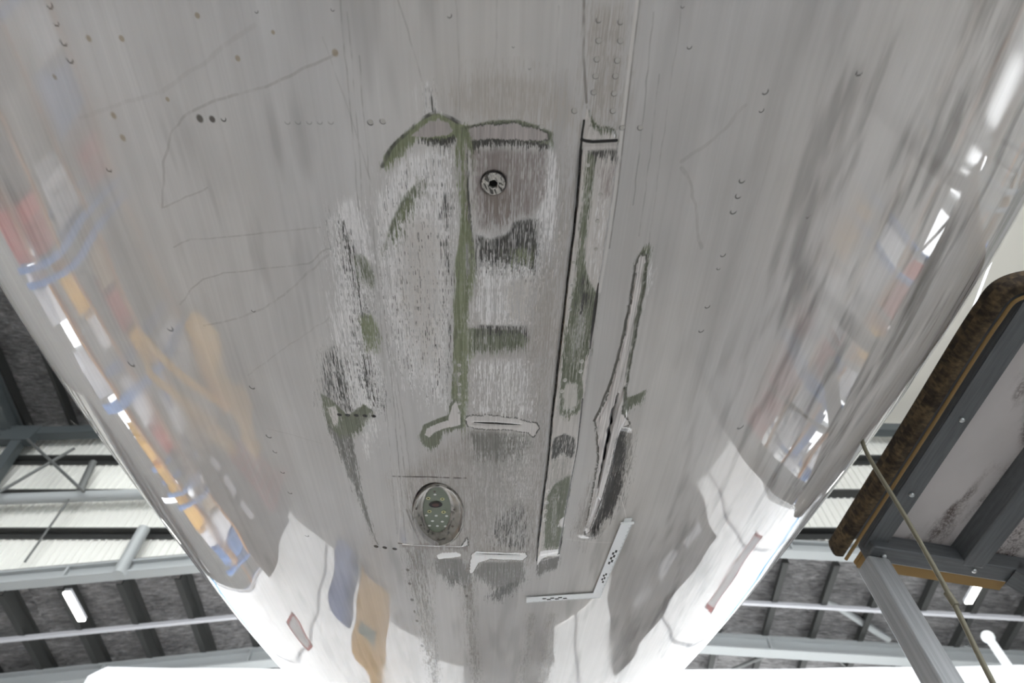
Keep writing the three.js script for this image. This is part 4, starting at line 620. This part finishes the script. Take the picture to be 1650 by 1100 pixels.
// ---------------------------------------------------------------- what the glossy skin mirrors: racks, equipment, scaffold
{
  const flat = (c, r = 0.6) => M({ color: c, roughness: r });
  const mats = { blue: flat(0x4f86c8), white: flat(0xe8e8ee), tan: flat(0xb09a7c), yellow: flat(0xf0b428), red: flat(0xb83a34), dark: flat(0x34363a), orange: flat(0xd88a34), steel: flat(0x8a8f92, 0.4) };
  const rackSpots = [[-10.2, -3.2], [-10.2, -6.2], [-10.2, -9.0], [-10.2, -0.2], [9.2, -9.3], [9.2, -6.4], [-10.4, -12.4], [-12.0, -15.6]];
  const rackNames = ['pallet rack level with the aircraft belly, end bay', 'pallet rack bay beside the yellow boom', 'pallet rack bay next to the partition', 'pallet rack bay nearest the hangar front', 'pallet rack behind the white pole side of the partition', 'pallet rack between the scaffold and the partition', 'pallet rack standing just past the end of the partition', 'pallet rack in the far corner by the rear wall'];
  rackSpots.forEach(([x, z], k) => {
    const r = thing('pallet_rack', rackNames[k], 'rack', [x, 0, z], 'pallet racks in the hangar');
    for (const dx of [-0.5, 0.5]) for (const dz of [-1.35, 1.35]) part('upright', box(0.09, 6.6, 0.09, dx, 3.3, dz), mats.blue, r);
    for (const y of [0.15, 1.8, 3.4, 5.0]) { part('shelf', box(1.1, 0.05, 2.7, 0, y + 0.07, 0), mats.tan, r); for (const dx of [-0.5, 0.5]) part('beam', box(0.06, 0.12, 2.7, dx, y, 0), mats.orange, r); }
    [0.15, 1.8, 3.4, 5.0].forEach((y, row) => { for (let q = 0; q < 3; q++) { const c = ['white', 'tan', 'white', 'blue', 'yellow', 'white', 'red', 'dark'].map((c) => (k === 4 || k === 5) && c === 'tan' ? 'blue' : (k === 4 || k === 5) && c === 'dark' ? 'red' : c)[Math.floor(rnd() * 8)], h = 0.5 + rnd() * 0.8, w = 0.55 + rnd() * 0.25; const cn = { white: 'white', tan: 'brown', blue: 'blue', yellow: 'yellow', red: 'red', dark: 'charcoal' }[c]; if (rnd() < 0.15) continue;
      const b = thing('storage_box', `${cn} box, ${['partition-side', 'middle', 'front-side'][q]} place, ${['bottom', 'second', 'third', 'top'][row]} shelf, ${['end', 'boom-lift', 'partition-end', 'front-end', 'white-pole', 'scaffold-side', 'past-the-partition', 'rear-corner'][k]} rack`, 'box', [x + (rnd() - 0.5) * 0.1, y + 0.095, z - 0.88 + q * 0.88], 'boxes on the pallet racks'); part('body', box(0.8, h, w, 0, h / 2, 0, 0.02), mats[c], b); part('lid', box(0.84, 0.06, w + 0.04, 0, h + 0.02, 0), mats[c], b); } });
  });
  // yellow boom lift
  { const b = thing('boom_lift', 'yellow boom lift with a double raised arm beside the racks', 'lift', [-6.4, 0, -6.9]);
    part('chassis', box(1.1, 0.6, 2.0, 0, 0.6, 0.4, 0.06), mats.yellow, b); for (const [x, z] of [[-0.55, -0.3], [0.55, -0.3], [-0.55, 1.1], [0.55, 1.1]]) part('wheel', new THREE.CylinderGeometry(0.32, 0.32, 0.25, 20).rotateZ(Math.PI / 2).translate(x, 0.32, z), mats.dark, b);
    part('lower_arm', bar(V(0, 0.8, 0), V(-0.95, 2.1, 1.7), 0.2), mats.yellow, b); part('upper_arm', bar(V(0.25, 1.3, -0.2), V(-0.6, 2.6, 1.5), 0.24), mats.yellow, b); part('mast', box(0.25, 0.6, 0.25, 0.15, 1.1, -0.1), mats.dark, b); }
  { const c = thing('safety_cabinet', 'yellow safety cabinet with a dark label in front of the partition', 'cabinet', [-3.75, 0, -10.6]); part('body', box(0.8, 1.9, 0.5, 0, 1.0, 0, 0.03), mats.yellow, c); part('label_plate', box(0.5, 0.4, 0.02, 0, 1.1, 0.26), flat(0x56704a), c); part('plinth', box(0.7, 0.08, 0.45, 0, 0.04, 0), mats.dark, c); }
  { const c = thing('blue_drum', 'blue plastic drum next to the yellow cabinet', 'drum', [-4.7, 0, -10.6]); part('shell', new THREE.LatheGeometry([[0, 0], [0.3, 0], [0.33, 0.05], [0.34, 0.4], [0.36, 0.43], [0.34, 0.46], [0.34, 0.9], [0.36, 0.93], [0.34, 0.96], [0.33, 1.35], [0.28, 1.4], [0, 1.4]].map((p) => new THREE.Vector2(...p)), 28), flat(0x3f74c4), c); part('bung', new THREE.CylinderGeometry(0.04, 0.04, 0.04, 12).translate(0.15, 1.41, 0), mats.white, c); }
  { const c = thing('barrier', 'red tubular crowd barrier before the partition', 'barrier', [-7.2, 0, -9.3]); const f = (p, q) => tube(p, q, 0.045); part('frame', [f(V(-1, 1.15, 0), V(1, 1.15, 0.3)), f(V(-1, 0.3, 0), V(1, 0.3, 0.3)), f(V(-1, 0, 0), V(-1, 1.15, 0)), f(V(1, 0, 0.3), V(1, 1.15, 0.3))], mats.red, c); for (let k = 1; k < 8; k++) part('upright_bar', f(V(-1 + k * 0.25, 0.3, k * 0.0375), V(-1 + k * 0.25, 1.15, k * 0.0375)), mats.red, c); }
  const unit = (x, z, w, h, label) => { const c = thing('ground_unit', label, 'equipment', [x, 0, z]); part('body', box(w, h - 0.4, 1.2, 0, 0.4 + (h - 0.4) / 2, 0, 0.05), mats.dark, c); for (const dx of [-w / 2 + 0.4, w / 2 - 0.4]) part('wheel', new THREE.CylinderGeometry(0.25, 0.25, 1.25, 18).rotateX(Math.PI / 2).translate(dx, 0.25, 0), mats.dark, c); for (let k = 0; k < 3; k++) part('vent_panel', box(w * 0.2, 0.35, 0.03, -w * 0.3 + k * w * 0.3, h * 0.6, 0.61), mats.white, c); };
  unit(-8.6, -10.9, 2.6, 3.2, 'dark ground power unit with white panels near the pallet racks'); unit(4.9, -10.7, 2.8, 2.6, 'dark ground power unit with white panels on the side of the work platform');
  { const c = thing('tow_tractor', 'low grey tow tractor parked before the middle of the partition', 'vehicle', [0.4, 0, -11]); const gm = flat(0x9a9d9f); part('body', box(2.6, 0.6, 1.2, 0, 0.62, 0, 0.08), gm, c); part('bonnet', box(1.0, 0.25, 1.1, -0.7, 1.02, 0, 0.06), gm, c); part('seat', [box(0.5, 0.12, 0.5, 0.5, 0.98, 0, 0.04), box(0.12, 0.45, 0.5, 0.76, 1.2, 0, 0.04)], mats.dark, c); part('steering_wheel', new THREE.TorusGeometry(0.17, 0.02, 8, 24).rotateY(1.1).translate(0.02, 1.22, 0), mats.dark, c); for (const [x, z] of [[-0.85, -0.55], [0.85, -0.55], [-0.85, 0.55], [0.85, 0.55]]) part('wheel', new THREE.CylinderGeometry(0.33, 0.33, 0.22, 24).rotateX(Math.PI / 2).translate(x, 0.33, z), mats.dark, c); }
  // scaffold dock on the right
  const bays = [[6.6, -1.0, 'scaffold bay opposite the torn belly skin'], [6.6, -3.6, 'scaffold bay abreast of the fuselage taper'], [6.6, 1.6, 'scaffold bay towards the hangar front']];
  for (const [x, z, label] of bays) { const c = thing('scaffold', 'galvanised ' + label, 'scaffold', [x, 0, z], 'scaffold bays along the right'); const f = (p, q, r = 0.035) => tube(p, q, r);
    for (const dx of [-0.6, 0.6]) for (const dz of [-1.2, 1.2]) part('standard', f(V(dx, 0, dz), V(dx, 6.2, dz)), mats.steel, c);
    for (const y of [2.0, 4.0, 6.0]) { for (const dx of [-0.6, 0.6]) part('ledger', f(V(dx, y, -1.2), V(dx, y, 1.2)), mats.steel, c); part('deck_board', box(1.2, 0.05, 2.4, 0, y + 0.06, 0), mats.tan, c); }
    for (const y of [3.0, 5.0]) part('guard_rail', f(V(-0.6, y, -1.2), V(-0.6, y, 1.2), 0.03), mats.orange, c);
    for (const [y0, y1] of [[0.1, 2], [2, 4], [4, 6]]) part('diagonal_brace', f(V(-0.6, y0, -1.2), V(-0.6, y1, 1.2), 0.03), mats.steel, c); }
  const extras = [['tool_crate', 'blue tool crate on the scaffold deck', 'crate', [6.6, 4.085, -1.3], 'blue'], ['tool_crate', 'red tool crate on the scaffold deck', 'crate', [6.6, 4.085, -4.0], 'red'], ['tool_crate', 'white tool crate on the scaffold deck', 'crate', [6.6, 4.085, -0.4], 'white'], ['tool_crate', 'orange tool crate on the scaffold deck', 'crate', [6.6, 4.085, -3.0], 'orange'], ['tool_crate', 'blue tool crate on the upper scaffold deck', 'crate', [6.6, 6.085, -3.4], 'blue']];
  for (const [n, l, c, p, m] of extras) { const q = thing(n, l, c, p); part('body', box(0.7, 0.45, 0.55, 0, 0.225, 0, 0.03), mats[m], q); part('lid', box(0.74, 0.06, 0.6, 0, 0.47, 0, 0.02), mats[m], q); part('handle', tube(V(-0.2, 0.56, 0), V(0.2, 0.56, 0), 0.02), mats.dark, q); part('handle_post', [box(0.03, 0.07, 0.03, -0.2, 0.53, 0), box(0.03, 0.07, 0.03, 0.2, 0.53, 0)], mats.dark, q); }
}
renderer.render(scene, camera);
